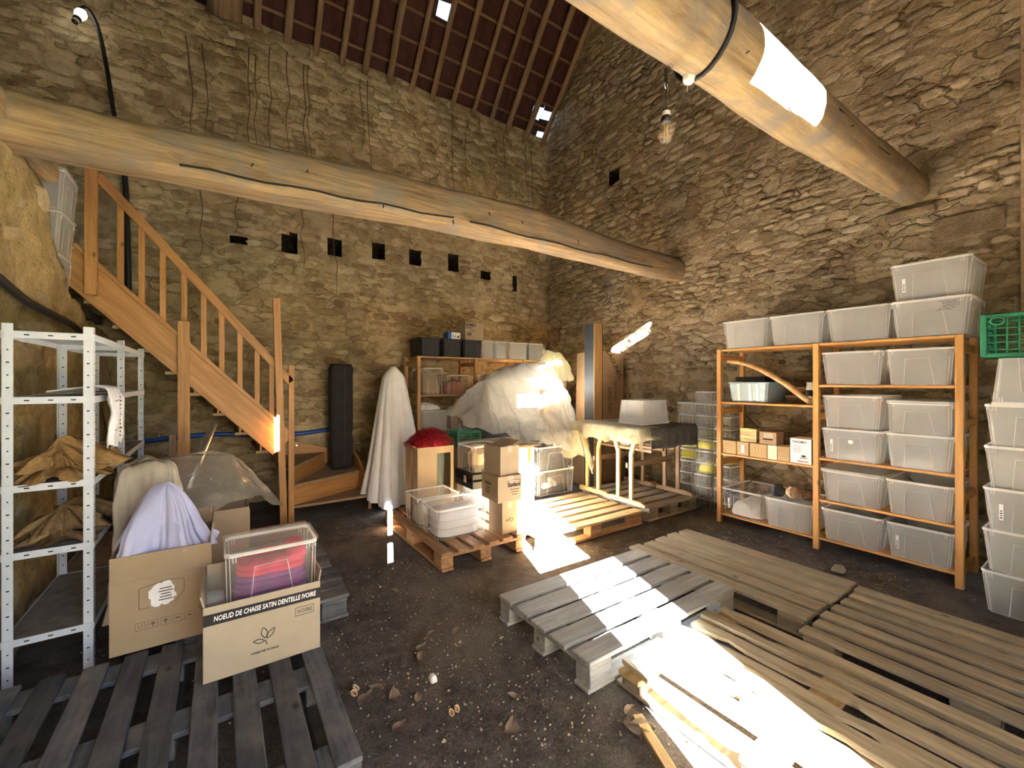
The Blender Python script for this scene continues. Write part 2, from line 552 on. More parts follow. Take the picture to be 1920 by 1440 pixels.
def tube_geo(pts, r, n=6, caps=True):
    pts = [Vector(p) for p in pts]
    rs = r if isinstance(r, (list, tuple)) else [r] * len(pts)
    vs, fs = [], []
    ref = Vector((0.0, 0.0, 1.0))
    for i, p in enumerate(pts):
        d = pts[min(i + 1, len(pts) - 1)] - pts[max(i - 1, 0)]
        d.normalize()
        if abs(d.dot(ref)) > 0.95:
            ref = Vector((1.0, 0.0, 0.0)) if abs(d.x) < 0.9 else Vector((0, 1, 0))
        u = d.cross(ref).normalized()
        w = d.cross(u).normalized()
        ref = -w if w.dot(ref) < 0 else w
        ref = u.cross(d)
        for k in range(n):
            a = 2 * math.pi * k / n
            vs.append(p + (u * math.cos(a) + w * math.sin(a)) * rs[i])
    for i in range(len(pts) - 1):
        for k in range(n):
            fs.append((i * n + k, i * n + (k + 1) % n, (i + 1) * n + (k + 1) % n, (i + 1) * n + k))
    if caps:
        fs.append(tuple(range(n))[::-1])
        fs.append(tuple(range((len(pts) - 1) * n, len(pts) * n)))
    return vs, fs

def smooth_path(pts, sub=5):
    pts = [Vector(p) for p in pts]
    out = []
    for i in range(len(pts) - 1):
        p0 = pts[max(i - 1, 0)]; p1 = pts[i]; p2 = pts[i + 1]; p3 = pts[min(i + 2, len(pts) - 1)]
        for k in range(sub):
            t = k / sub
            out.append(0.5 * ((2 * p1) + (p2 - p0) * t + (2 * p0 - 5 * p1 + 4 * p2 - p3) * t * t + (3 * p1 - p0 - 3 * p2 + p3) * t ** 3))
    out.append(pts[-1])
    return out

def tube(name, pts, r, mat, parent=None, n=8, org=(0, 0, 0), smooth=0):
    if smooth:
        k = len(pts)
        pts = smooth_path(pts, smooth)
        if isinstance(r, (list, tuple)):
            rr = []
            for i in range(len(pts)):
                t = i / (len(pts) - 1) * (k - 1)
                a = min(int(t), k - 2)
                rr.append(r[a] + (r[a + 1] - r[a]) * (t - a))
            r = rr
    vs, fs = tube_geo([Vector(p) - Vector(org) for p in pts], r, n)
    return obj(name, mesh(name, vs, fs, True), mat, parent)

def join_geo(parts):
    vs, fs = [], []
    for v, f in parts:
        o = len(vs)
        vs += list(v)
        fs += [tuple(i + o for i in q) for q in f]
    return vs, fs

def lathe_geo(prof, n=16, closed_bottom=True):
    vs, fs = [], []
    for r, z in prof:
        for k in range(n):
            a = 2 * math.pi * k / n
            vs.append((r * math.cos(a), r * math.sin(a), z))
    for i in range(len(prof) - 1):
        for k in range(n):
            fs.append((i * n + k, i * n + (k + 1) % n, (i + 1) * n + (k + 1) % n, (i + 1) * n + k))
    if closed_bottom:
        fs.append(tuple(range(n))[::-1])
    return vs, fs

def lathe(name, prof, mat, parent=None, loc=(0, 0, 0), rot=(0, 0, 0), n=16):
    v, f = lathe_geo(prof, n)
    return obj(name, mesh(name, v, f, True), mat, parent, loc, rot)

def prism(name, poly, depth, mat, parent=None, loc=(0, 0, 0), rot=(0, 0, 0)):
    """polygon in local XZ extruded along local Y by depth"""
    n = len(poly)
    vs = [(x, 0, z) for x, z in poly] + [(x, depth, z) for x, z in poly]
    fs = [tuple(range(n)), tuple(range(n, 2 * n))[::-1]]
    fs += [(i, i + n, (i + 1) % n + n, (i + 1) % n) for i in range(n)]
    me = mesh(name, vs, fs)
    bm = bmesh.new(); bm.from_mesh(me); bmesh.ops.recalc_face_normals(bm, faces=bm.faces[:]); bm.to_mesh(me); bm.free()
    return obj(name, me, mat, parent, loc, rot)

_txt = {}
def text(s, size, mat, parent, loc, rot=(R(90), 0, 0), sx=1.0, bold=0.0, shear=0.0, align='CENTER'):
    """flat print: text lying in its local XY plane, upright when rot is (90deg,0,a)"""
    cu = bpy.data.curves.new('print', 'FONT')
    cu.body = s
    cu.size = size
    cu.align_x = align
    cu.align_y = 'CENTER'
    cu.offset = bold
    cu.shear = shear
    cu.extrude = 0.0004
    cu.resolution_u = 2
    tmp = bpy.data.objects.new('print', cu)
    COL.objects.link(tmp)
    dg = bpy.context.evaluated_depsgraph_get()
    me = bpy.data.meshes.new_from_object(tmp.evaluated_get(dg))
    bpy.data.objects.remove(tmp)
    bpy.data.curves.remove(cu)
    me.materials.clear()
    return obj('lettering', me, mat, parent, loc, rot, (sx, 1, 1))

def fbm(p, s=1.0, o=4):
    return noise.fractal(Vector(p) * s, 0.9, 2.0, o)

# ------------------------------------------------------------------ the barn shell
XR, YB, XL, YF = 4.9, 6.04, -3.2, -0.9      # inner faces of the walls
EAVE = 5.9
PITCH = R(49)
RIDGE_Y = 2.57
RIDGE_Z = EAVE + (YB - RIDGE_Y) * math.tan(PITCH)

def roof_z(y):
    return EAVE + (YB - y) * math.tan(PITCH) if y > RIDGE_Y else RIDGE_Z - (RIDGE_Y - y) * math.tan(PITCH)

# floor: trodden earth
def make_floor():
    nx, ny = 150, 130
    x0, x1, y0, y1 = XL, XR + 0.3, -6.5, YB + 0.3
    vs, fs = [], []
    for j in range(ny + 1):
        for i in range(nx + 1):
            x = x0 + (x1 - x0) * i / nx
            y = y0 + (y1 - y0) * j / ny
            z = -0.012 + 0.010 * fbm((x, y, 0), 1.3) + 0.006 * fbm((x, y, 3), 6.0)
            vs.append((x, y, min(z, -0.0005)))
    for j in range(ny):
        for i in range(nx):
            a = j * (nx + 1) + i
            fs.append((a, a + 1, a + nx + 2, a + nx + 1))
    o = obj('floor', mesh('floor', vs, fs, True), 'dirt')
    struct(o)
    return o
floor = make_floor()

# courtyard ground outside the door
box('ground_outside', -30, 30, -40, -6.5, -0.25, -0.02, 'yard_grass')['kind'] = 'structure'

def wall_grid(name, to_world, u0, u1, v0, vtop, step, mat, holes=(), rough=0.022, thick_dir=None, seed=0.0):
    """bumpy wall face; holes: (u, v, half width, half height, depth)"""
    nu = int((u1 - u0) / step)
    vmax = max(vtop(u0 + (u1 - u0) * i / nu) for i in range(nu + 1))
    nv = int((vmax - v0) / step)
    vs, fs = [], []
    for j in range(nv + 1):
        for i in range(nu + 1):
            u = u0 + (u1 - u0) * i / nu
            top = vtop(u)
            v = v0 + (top - v0) * j / nv
            d = rough * fbm((u, v, seed), 2.6, 3) + 0.008 * fbm((u, v, seed + 9), 13.0, 3)
            for (hu, hv, hw, hh, hd) in holes:
                e = max(abs(u - hu + 0.012 * fbm((u, v, 5), 20)) / hw, abs(v - hv + 0.012 * fbm((u, v, 7), 20)) / hh)
                if e < 1.25:
                    d = min(d, -0.02)
            vs.append(to_world(u, v, d))
    for j in range(nv):
        for i in range(nu):
            a = j * (nu + 1) + i
            u = u0 + (u1 - u0) * (i + 0.5) / nu
            v = v0 + (vtop(u) - v0) * (j + 0.5) / nv
            if any(abs(u - h[0]) < h[2] and abs(v - h[1]) < h[3] for h in holes):
                continue
            fs.append((a, a + 1, a + nu + 2, a + nu + 1))
    return vs, fs

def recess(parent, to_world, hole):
    """rough lining of a hole in the masonry, coloured dark for its shade"""
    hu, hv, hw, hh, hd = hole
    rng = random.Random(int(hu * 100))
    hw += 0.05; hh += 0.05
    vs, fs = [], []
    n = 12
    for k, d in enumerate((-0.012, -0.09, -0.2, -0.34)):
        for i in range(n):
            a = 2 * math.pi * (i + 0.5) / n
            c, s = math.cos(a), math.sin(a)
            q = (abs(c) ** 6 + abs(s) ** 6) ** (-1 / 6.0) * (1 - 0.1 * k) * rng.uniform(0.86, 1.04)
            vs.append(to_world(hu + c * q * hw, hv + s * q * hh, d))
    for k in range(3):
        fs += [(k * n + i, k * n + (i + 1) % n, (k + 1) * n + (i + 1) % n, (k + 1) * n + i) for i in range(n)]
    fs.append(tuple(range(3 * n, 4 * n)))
    return obj('hole_lining', mesh('hole_lining', vs, fs), 'hole_shade_stone', parent)

def stone_geo(w, h, proud, rng, n=9):
    """one rubble stone in (u,v,d): irregular outline, tapered dome"""
    vs = []
    outl = []
    for k in range(n):
        a = 2 * math.pi * (k + rng.uniform(-0.25, 0.25)) / n
        c, s = math.cos(a), math.sin(a)
        q = (abs(c) ** 4.5 + abs(s) ** 4.5) ** (-1 / 4.5)
        rr = q * rng.uniform(0.74, 1.05)
        outl.append((c * rr * w / 2, s * rr * h / 2))
    for (u, v) in outl:
        vs.append((u, v, -0.030))
    for (u, v) in outl:
        vs.append((u * 0.93, v * 0.90, proud * rng.uniform(0.3, 0.85)))
    for (u, v) in outl:
        vs.append((u * 0.66, v * 0.62, proud * rng.uniform(0.7, 1.25)))
    vs.append((0, 0, proud))
    fs = []
    for k in range(n):
        k2 = (k + 1) % n
        fs.append((k, k2, n + k2, n + k))
        fs.append((n + k, n + k2, 2 * n + k2, 2 * n + k))
        fs.append((2 * n + k, 2 * n + k2, 3 * n))
    return vs, fs

def rubble(parent, stone_mat, u0, u1, v0, vtop, axes, origin, seed, holes=(), keep=0.8, near=None, exclude=None, hrange=(0.055, 0.125), flat=1.0):
    """coursed rubble: the largest-looking 300 stones are parts, the rest one stuff mesh.
    axes = (U, V, D) world directions, origin = world point of u=v=d=0"""
    rng = random.Random(seed)
    U, V, D = (Vector(a) for a in axes)
    O = Vector(origin)
    cand = []
    v = v0
    while v < max(vtop(u0), vtop(u1)):
        h = rng.uniform(*hrange)
        u = u0 - rng.uniform(0, 0.2)
        while u < u1:
            w = h * rng.uniform(1.3, 3.6)
            cu, cv = u + w / 2, v + h / 2 + rng.uniform(-0.012, 0.012)
            u += w + rng.uniform(0.006, 0.03)
            if cu - w / 2 < u0 or cu + w / 2 > u1 or cv + h / 2 > vtop(cu) - 0.01:
                continue
            if rng.random() > keep:
                continue
            if any(abs(cu - a) < hw + w * 0.42 and abs(cv - b) < hh + h * 0.42 for a, b, hw, hh, hd in holes):
                continue
            if exclude and exclude(cu, cv, w, h):
                continue
            cand.append((cu, cv, w - 0.004, h - 0.003, rng.uniform(-0.07, 0.07)))
        v += h + rng.uniform(0.004, 0.014)
    eye = Vector((0, 0, CAM_H))
    fwd = Vector((0.5644, 0.8255, 0))
    rgt = Vector((0.8255, -0.5644, 0))
    def size(c):
        p = O + U * c[0] + V * c[1]
        q = p - eye
        d = q.dot(fwd)
        if d < 0.3 or abs(q.dot(rgt) / d) > 1.2 or abs(q.z / d) > 0.9:
            return 0.0
        inc = abs(q.normalized().dot(D))
        return c[2] * c[3] * inc / (q.length ** 2)
    order = sorted(range(len(cand)), key=lambda i: -size(cand[i]))
    variants = []
    for k in range(28):
        vs, fs = stone_geo(1.0, 1.0, 1.0, rng)
        vs = [(a, b, c if c > 0 else -1.4) for a, b, c in vs]
        me = mesh('stone', vs, fs, True)
        at = me.attributes.new('tone', 'FLOAT', 'POINT')
        at.data.foreach_set('value', [k / 27.0] * len(vs))
        me.materials.append(M[stone_mat])
        variants.append(me)
    rot = Matrix((U, V, D)).transposed()
    base = parent.matrix_world.inverted() if parent else Matrix()
    for i in order[:300]:
        cu, cv, w, h, tl = cand[i]
        o = bpy.data.objects.new('stone', rng.choice(variants))
        COL.objects.link(o)
        o.parent = parent
        m = rot.to_4x4() @ Matrix.Rotation(tl, 4, 'Z') @ Matrix.Diagonal((w, h, rng.uniform(0.004, 0.030) * flat, 1))
        m.translation = O + U * cu + V * cv
        o.matrix_local = m
    vs, fs, tones = [], [], []
    for i in order[300:]:
        cu, cv, w, h, tl = cand[i]
        sv, sf = stone_geo(w, h, rng.uniform(0.004, 0.030) * flat, rng)
        o0 = len(vs)
        ct, st = math.cos(tl), math.sin(tl)
        t = rng.random()
        for (a, b, c) in sv:
            vs.append(O + U * (cu + a * ct - b * st) + V * (cv + a * st + b * ct) + D * c)
            tones.append(t)
        fs += [tuple(q + o0 for q in f) for f in sf]
    if vs:
        me = mesh('small_stones', vs, fs, True)
        at = me.attributes.new('tone', 'FLOAT', 'POINT')
        at.data.foreach_set('value', tones)
        stuff(obj('small_stones', me, stone_mat, parent))

# --- back wall with its row of putlog holes
HOLES_B = [(0.17, 3.14, 0.09, 0.05, 0.12), (0.74, 3.21, 0.09, 0.12, 0.2), (1.26, 3.26, 0.09, 0.11, 0.2), (1.85, 3.31, 0.09, 0.12, 0.2),
           (2.385, 3.30, 0.08, 0.12, 0.2), (3.02, 3.32, 0.09, 0.12, 0.2), (3.60, 3.22, 0.08, 0.07, 0.18), (4.19, 3.14, 0.05, 0.13, 0.18)]
def back_top(u):
    return EAVE + 0.05 * fbm((u, 0, 0), 1.7, 2) - 0.06 + max(0.0, 1.0 - u) * -0.02
vs, fs = wall_grid('wall_back', lambda u, v, d: (u, YB - d, v), XL, XR + 0.02, -0.05, back_top, 0.045, 'mortar_back', HOLES_B, seed=1.0)
wall_back = struct(obj('wall_back', mesh('wall_back', vs, [f[::-1] for f in fs], True), 'mortar_back'))
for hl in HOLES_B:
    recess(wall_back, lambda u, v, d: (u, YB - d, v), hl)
rubble(wall_back, 'stone_back', -1.9, XR - 0.03, 0.0, back_top, ((1, 0, 0), (0, 0, 1), (0, -1, 0)), (0, YB, 0), 11, HOLES_B, keep=0.80)

# --- right gable wall
HOLES_R = [(4.455, 4.56, 0.10, 0.11, 0.12)]
def gable_top(u):
    return roof_z(u) - 0.02
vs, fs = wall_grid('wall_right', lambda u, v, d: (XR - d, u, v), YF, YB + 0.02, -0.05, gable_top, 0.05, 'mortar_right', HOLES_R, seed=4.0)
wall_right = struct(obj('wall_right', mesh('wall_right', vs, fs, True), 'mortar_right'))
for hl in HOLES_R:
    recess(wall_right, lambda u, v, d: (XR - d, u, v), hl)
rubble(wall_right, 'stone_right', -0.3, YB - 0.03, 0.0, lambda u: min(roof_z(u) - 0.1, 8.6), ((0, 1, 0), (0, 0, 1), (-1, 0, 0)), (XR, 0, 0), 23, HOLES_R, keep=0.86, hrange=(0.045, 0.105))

# --- left stub wall: ochre plaster over stone, broken top edge
def stub_top(y):
    pts = [(1.5, 2.74), (3.9, 2.74), (4.0, 2.66), (4.02, 2.42), (4.2, 2.30), (4.42, 2.13), (4.75, 2.06), (5.0, 1.99), (5.35, 1.98), (5.7, 1.95), (6.1, 1.90)]
    for (a, za), (b, zb) in zip(pts, pts[1:]):
        if a <= y <= b:
            return za + (zb - za) * (y - a) / (b - a) + 0.03 * fbm((y, 0, 2), 5.0, 2) * (1 if y > 3.95 else 0)
    return 2.0
def make_stub():
    y0, y1, step = 1.5, 6.0, 0.045
    ny = int((y1 - y0) / step)
    nz = 60
    vs, fs = [], []
    T = 0.42
    for i in range(ny + 1):
        y = y0 + (y1 - y0) * i / ny
        top = stub_top(y)
        for j in range(nz + 1):
            z = -0.04 + (top + 0.04) * j / nz
            d = 0.035 * fbm((y, z, 31), 2.2, 4) + 0.012 * fbm((y, z, 8), 12, 3)
            vs.append((-0.93 + d, y, z))
    for i in range(ny):
        for j in range(nz):
            a = i * (nz + 1) + j
            fs.append((a, a + nz + 1, a + nz + 2, a + 1))
    n0 = len(vs)
    for i in range(ny + 1):
        y = y0 + (y1 - y0) * i / ny
        vs.append((-0.93 - T, y, stub_top(y) + 0.02))
        vs.append((-0.93 - T, y, -0.04))
    for i in range(ny):
        a, b = i * (nz + 1) + nz, (i + 1) * (nz + 1) + nz
        fs.append((a, b, n0 + 2 * i + 2, n0 + 2 * i))
        fs.append((n0 + 2 * i, n0 + 2 * i + 2, n0 + 2 * i + 3, n0 + 2 * i + 1))
    fs.append(tuple(range(0, nz + 1)) + (n0, n0 + 1))
    return vs, fs
vs, fs = make_stub()
wall_left = struct(obj('wall_left', mesh('wall_left', vs, fs, True), 'plaster_ochre'))
rubble(wall_left, 'stone_back', 1.6, 5.9, 0.0, lambda u: stub_top(u) - 0.03, ((0, 1, 0), (0, 0, 1), (1, 0, 0)), (-0.925, 0, 0), 5, keep=0.16, hrange=(0.08, 0.2), flat=1.2)

# --- far left wall and the front wall (behind the camera), its openings shaped to throw the sun patches
box('wall_side', XL - 0.4, XL, YF - 0.5, YB + 0.4, -0.05, 6.4, 'mortar_right')['kind'] = 'structure'
DOOR = (-1.6, 1.41, 0.0, 2.66)
SUN_GAP_BEAM = (1.47, 2.20, 3.60, 4.22)
SUN_GAP_WALL = (3.12, 3.36, 4.19, 4.37)
SUN_GAP_STAIR = (-1.52, -1.30, 3.30, 3.68)
def front_wall():
    xs = sorted({XL - 0.4, XR + 0.4, *[a for r in (DOOR, SUN_GAP_BEAM, SUN_GAP_WALL, SUN_GAP_STAIR) for a in r[:2]]})
    zs = sorted({-0.05, RIDGE_Z, *[a for r in (DOOR, SUN_GAP_BEAM, SUN_GAP_WALL, SUN_GAP_STAIR) for a in r[2:]]})
    parts = []
    for x0, x1 in zip(xs, xs[1:]):
        for z0, z1 in zip(zs, zs[1:]):
            cx, cz = (x0 + x1) / 2, (z0 + z1) / 2
            if any(r[0] < cx < r[1] and r[2] < cz < r[3] for r in (DOOR, SUN_GAP_BEAM, SUN_GAP_WALL, SUN_GAP_STAIR)):
                continue
            top = min(z1, EAVE)
            if z0 >= top:
                continue
            v = [(x, y, z) for z in (z0, top) for y in (YF - 0.06, YF) for x in (x0, x1)]
            parts.append((v, [(0, 1, 5, 4), (2, 6, 7, 3), (0, 4, 6, 2), (1, 3, 7, 5), (4, 5, 7, 6), (0, 2, 3, 1)]))
    return join_geo(parts)
vs, fs = front_wall()
struct(obj('wall_front', mesh('wall_front', vs, fs), 'mortar_right'))
portal(DOOR[0], DOOR[1], DOOR[2], DOOR[3], YF - 0.08)
portal(SUN_GAP_BEAM[0], SUN_GAP_BEAM[1], SUN_GAP_BEAM[2], SUN_GAP_BEAM[3], YF - 0.08)

# --- unseen plank screen added to block the sun; its gaps shape the sun strips
BLOCKER_Y = -4.2
def make_sun_blocker():
    t = thing('sun_blocker', 'unseen plank screen added outside the barn door to block the sun', 'sun blocker', (-3.5, BLOCKER_Y, 0))
    edges = [-7.0, -6.1, -5.2, -4.3, -3.5, -2.515, -2.465, -1.9, -1.372, -1.325, -0.782, -0.735, -0.193]
    slots = {(-2.515, -2.465): [(4.72, 5.12)], (-1.372, -1.325): [(3.36, 3.55), (3.63, 4.02)], (-0.782, -0.735): [(2.69, 2.98), (3.04, 3.30)]}
    for a, b in zip(edges, edges[1:]):
        zz = [0.0]
        for s in slots.get((a, b), []):
            zz += list(s)
        zz.append(5.7)
        for z0, z1 in zip(zz[::2], zz[1::2]):
            box('plank', a, b, BLOCKER_Y - 0.03, BLOCKER_Y, z0, z1, 'pallet_weathered', t, 0, org=t.location)
    box('side_wall', -7.0, -6.95, BLOCKER_Y - 4.0, BLOCKER_Y - 0.03, 0, 5.7, 'pallet_weathered', t, 0, org=t.location)
    plank_between('side_wall', (-0.24, BLOCKER_Y - 0.03, 2.85), (-2.2, BLOCKER_Y - 4.0, 2.85), 5.7, 0.03, 'pallet_weathered', t, t.location, bev=0)
make_sun_blocker()

# --- roof: rafters, battens and clay tiles seen from below
def make_roof():
    c = bpy.data.objects.new('ceiling', None)
    COL.objects.link(c)
    c.location = (0, YB, EAVE)
    c.rotation_euler = (math.pi - PITCH, 0, 0)      # local Y runs up the slope, local Z points into the barn
    struct(c)
    L = (YB - RIDGE_Y) / math.cos(PITCH)
    rng = random.Random(3)
    xs = [4.80, 4.43, 4.04, 3.71, 3.37, 3.00, 2.66, 2.33, 2.00, 1.66, 1.36, 1.03, 0.70, 0.37, 0.02, -0.34, -0.68, -1.0, -1.35, -1.7, -2.05, -2.4]
    for x in xs:
        w = rng.uniform(0.065, 0.085)
        pts = []
        bend = rng.uniform(-0.02, 0.02)
        for k in range(9):
            s = -0.15 + (L + 0.2) * k / 8
            pts.append((x + bend * math.sin(k / 8 * 3.1) + rng.uniform(-0.006, 0.006), s, 0.085 + rng.uniform(-0.005, 0.005)))
        vs, fs = tube_geo(pts, [w * 0.60 * rng.uniform(0.93, 1.07) for _ in pts], 8)
        obj('rafter', mesh('rafter', vs, fs, True), 'rafter_wood', c)
    pitch = 0.33
    x_edge = XR + 0.25
    rows = int(L / pitch) + 1
    for k in range(rows):
        s = 0.12 + k * pitch
        if s > L:
            break
        obj('batten', box_me(XR - XL, 0.035, 0.022, 0.0), 'batten_wood', c, ((XR + XL) / 2, s, 0.032))
    tw = 0.245
    tile = []
    prof = [(-0.5, 0.0), (-0.40, -0.006), (-0.30, 0.004), (-0.1, 0.004), (0.1, 0.004), (0.30, 0.004), (0.40, -0.006), (0.5, 0.0)]
    tv, tf = [], []
    for z_off in (0.0, -0.014):
        for yy in (-0.21, 0.21):
            for px, pz in prof:
                tv.append((px * tw * 1.06, yy, pz + z_off + (0.010 if yy < 0 else -0.008)))
    n = len(prof)
    for i in range(n - 1):
        tf.append((i, i + 1, n + i + 1, n + i))
        tf.append((2 * n + i, 3 * n + i, 3 * n + i + 1, 2 * n + i + 1))
        tf.append((i, 2 * n + i, 2 * n + i + 1, i + 1))
        tf.append((n + i, n + i + 1, 3 * n + i + 1, 3 * n + i))
    tf += [(0, n, 3 * n, 2 * n), (n - 1, 3 * n - 1, 4 * n - 1, 2 * n - 1)]
    tme = mesh('tile', tv, tf)
    cols = int((x_edge - XL) / tw) + 1
    broken = {(1, 1), (1, 0), (10, 3), (2, 1)}
    count = 0
    rest = []
    for k in range(rows):
        for j in range(cols):
            x = x_edge - tw * (j + 0.5)
            s = 0.12 + (k - 0.5) * pitch + 0.02
            p = (x, s, 0.008)
            dz = rng.uniform(-0.004, 0.004)
            rz = rng.uniform(-0.008, 0.008)
            if (j, k) in broken:
                # slipped tile, a bit of sky shows beside it
                obj('tile', tme, 'tile_red', c, (x - 0.03, s + 0.16, -0.014), (0.03, 0.02, 0.12), (0.9, 0.45, 1))
                continue
            if k < 11 and j < 27:
                obj('tile', tme, 'tile_red', c, (x, s, 0.008 + dz), (0, 0, rz))
                count += 1
            else:
                rest.append(([(a + x, b + s, d + 0.008) for a, b, d in tv], tf))
    vs, fs = join_geo(rest)
    stuff(obj('upper_tiles', mesh('upper_tiles', vs, fs), 'tile_red', c))
    # principal rafter of the truss
    pts = [(0.04 + 0.01 * math.sin(k), -0.1 + k * (L + 0.1) / 6, 0.33) for k in range(7)]
    vs, fs = tube_geo(pts, [0.17, 0.175, 0.17, 0.165, 0.17, 0.17, 0.16], 10)
    obj('principal_rafter', mesh('principal_rafter', vs, fs, True), 'rafter_wood', c)
    # front slope, behind and above the camera
    f = obj('front_slope', box_me(XR - XL + 0.8, (RIDGE_Y - YF) / math.cos(PITCH) + 0.4, 0.06), 'tile_red')
    f.location = ((XR + XL) / 2, (RIDGE_Y + YF - 0.2) / 2, (RIDGE_Z + roof_z(YF - 0.2)) / 2 + 0.05)
    f.rotation_euler = (PITCH, 0, 0)
    struct(f)
    f.name = 'ceiling_front'
make_roof()
# left part of the roof space is closed by a gable
vs = [(XL, YF, 0), (XL, YB, 0), (XL, YB, EAVE), (XL, RIDGE_Y, RIDGE_Z), (XL, YF, roof_z(YF))]
struct(obj('wall_gable', mesh('wall_gable', vs, [(0, 1, 2, 3, 4)]), 'mortar_right'))

# --- timber: two tie beams, the plate on the stub wall
def loft_beam(name, stations, mat, label, n=14, lump=0.02, seed=0):
    """stations: (x, yc, zc, half_y, half_z, squareness)"""
    st = []
    for (a, b) in zip(stations, stations[1:]):
        m = max(2, int(abs(b[0] - a[0]) / 0.09))
        for k in range(m):
            t = k / m
            st.append([a[i] + (b[i] - a[i]) * t for i in range(6)])
    st.append(list(stations[-1]))
    vs, fs = [], []
    for (x, yc, zc, hy, hz, sq) in st:
        for k in range(n * 2):
            a = 2 * math.pi * k / (n * 2)
            c, s = math.cos(a), math.sin(a)
            q = (abs(c) ** sq + abs(s) ** sq) ** (-1.0 / sq)
            w = 1 + lump * 4 * fbm((x * 0.8, c + seed, s), 1.3, 3) + lump * fbm((x * 1.2, c * 3 + seed, s * 3), 2.5, 2)
            vs.append((x, yc + c * q * hy * w, zc + s * q * hz * w))
    n2 = n * 2
    for i in range(len(st) - 1):
        for k in range(n2):
            fs.append((i * n2 + k, i * n2 + (k + 1) % n2, (i + 1) * n2 + (k + 1) % n2, (i + 1) * n2 + k))
    fs.append(tuple(range(n2)))
    fs.append(tuple(range((len(st) - 1) * n2, len(st) * n2))[::-1])
    me = mesh(name, vs, fs, True)
    return me
me = loft_beam('tie_beam', [(-1.25, 3.34, 2.82, 0.15, 0.13, 4), (-0.5, 3.34, 2.82, 0.15, 0.13, 4), (0.3, 3.34, 2.87, 0.15, 0.155, 4), (1.4, 3.35, 2.92, 0.155, 0.165, 4),
                           (2.5, 3.35, 2.94, 0.155, 0.175, 3.5), (3.2, 3.35, 2.92, 0.15, 0.165, 3), (4.0, 3.36, 2.90, 0.14, 0.15, 2.6), (5.05, 3.38, 2.90, 0.135, 0.145, 2.4)], 'beam_wood', '')
tb = tag(obj('tie_beam', me, 'beam_wood'), 'long hewn timber tie beam crossing the barn in front of the holed wall', 'beam')
for (a, b) in (((-0.2, 3.19, 2.74), (1.6, 3.19, 2.81)), ((1.75, 3.19, 2.815), (4.2, 3.21, 2.80))):
    pts = [Vector(a).lerp(Vector(b), k / 12) + Vector((0, 0.004, 0.008 * math.sin(k * 1.7))) for k in range(13)]
    vs, fs = tube_geo(pts, 0.007, 5)
    obj('crack', mesh('crack', vs, fs), 'hole_black', tb)
for (x, z) in ((0.18, 2.87), (0.5, 2.92), (1.02, 2.80), (1.6, 2.80), (1.95, 2.95), (2.3, 2.95), (3.0, 2.9)):
    obj('nail', mesh('nail', *tube_geo([(x, 3.21, z), (x - 0.02, 3.16, z - 0.05)], 0.005, 5)), 'iron', tb)

me = loft_beam('log_beam', [(-1.5, 1.14, 3.03, 0.16, 0.165, 2.1), (1.3, 1.13, 3.04, 0.155, 0.16, 2.2), (2.2, 1.13, 3.06, 0.15, 0.155, 2.4), (2.9, 1.13, 3.06, 0.145, 0.15, 2.4),
                           (3.6, 1.11, 3.06, 0.13, 0.135, 2.4), (4.4, 1.09, 3.08, 0.118, 0.12, 2.4), (5.05, 1.08, 3.10, 0.115, 0.115, 2.4)], 'log_wood', '', seed=5)
lb = tag(obj('log_beam', me, 'log_wood'), 'thick round log beam with a porcelain lamp holder, let into the gable wall', 'beam')
for (x, dy, dz) in ((2.0, -0.10, -0.08), (2.35, -0.13, -0.02), (2.75, -0.12, -0.04), (3.2, -0.115, -0.02), (3.5, -0.1, 0.0)):
    obj('nail', mesh('nail', *tube_geo([(x, 1.13 + dy, 3.05 + dz), (x - 0.03, 1.13 + dy * 1.45, 3.03 + dz)], 0.004, 5)), 'iron', lb)
obj('crack', mesh('crack', *tube_geo([(3.0, 0.985, 3.06), (3.3, 0.99, 3.07), (3.6, 0.99, 3.05), (3.9, 0.985, 3.06)], 0.007, 5)), 'hole_black', lb)

me = loft_beam('wall_plate', [(1.5, 0, 0, 0.16, 0.09, 5), (2.8, 0, 0, 0.16, 0.09, 5), (4.02, 0, 0, 0.155, 0.085, 5)], 'beam_wood', '', seed=9)
wp = tag(obj('wall_plate', me, 'beam_wood'), 'flat timber plate lying on top of the ochre stub wall', 'beam')
wp.rotation_euler = (0, 0, R(90))
wp.location = (-1.04, 0, 2.85)

# stone corbel under the log beam, flat slab in the gable wall
for (y0, y1, z0, z1, d) in ((0.93, 1.25, 2.86, 2.93, 0.07), (0.55, 0.95, 2.62, 2.80, 0.03)):
    box('ledge_stone', XR - d, XR + 0.1, y0, y1, z0, z1, 'stone_right', wall_right, 0.012)
# wooden lath at the edge of the gable wall
tag(box('door_lath', XR - 0.09, XR - 0.03, 0.44, 0.475, 0, 5.0, 'pine_dull'), 'narrow upright wooden lath against the gable wall behind the crate stack', 'lath')

# --- loft platform behind the stub wall
box('floor_loft', XL, -1.0, 3.6, YB - 0.02, 2.04, 2.12, 'old_board')['kind'] = 'structure'

# ------------------------------------------------------------------ pallets
def slat(parent, cx, cy, z, length, width, thick, along, mat, tilt=0.0, dz=0.0, name='slat'):
    me = box_me(length, width, thick, 0.004)
    return obj(name, me, mat, parent, (cx, cy, z + dz), (0, tilt if along == 'x' else 0, 0 if along == 'x' else R(90)))

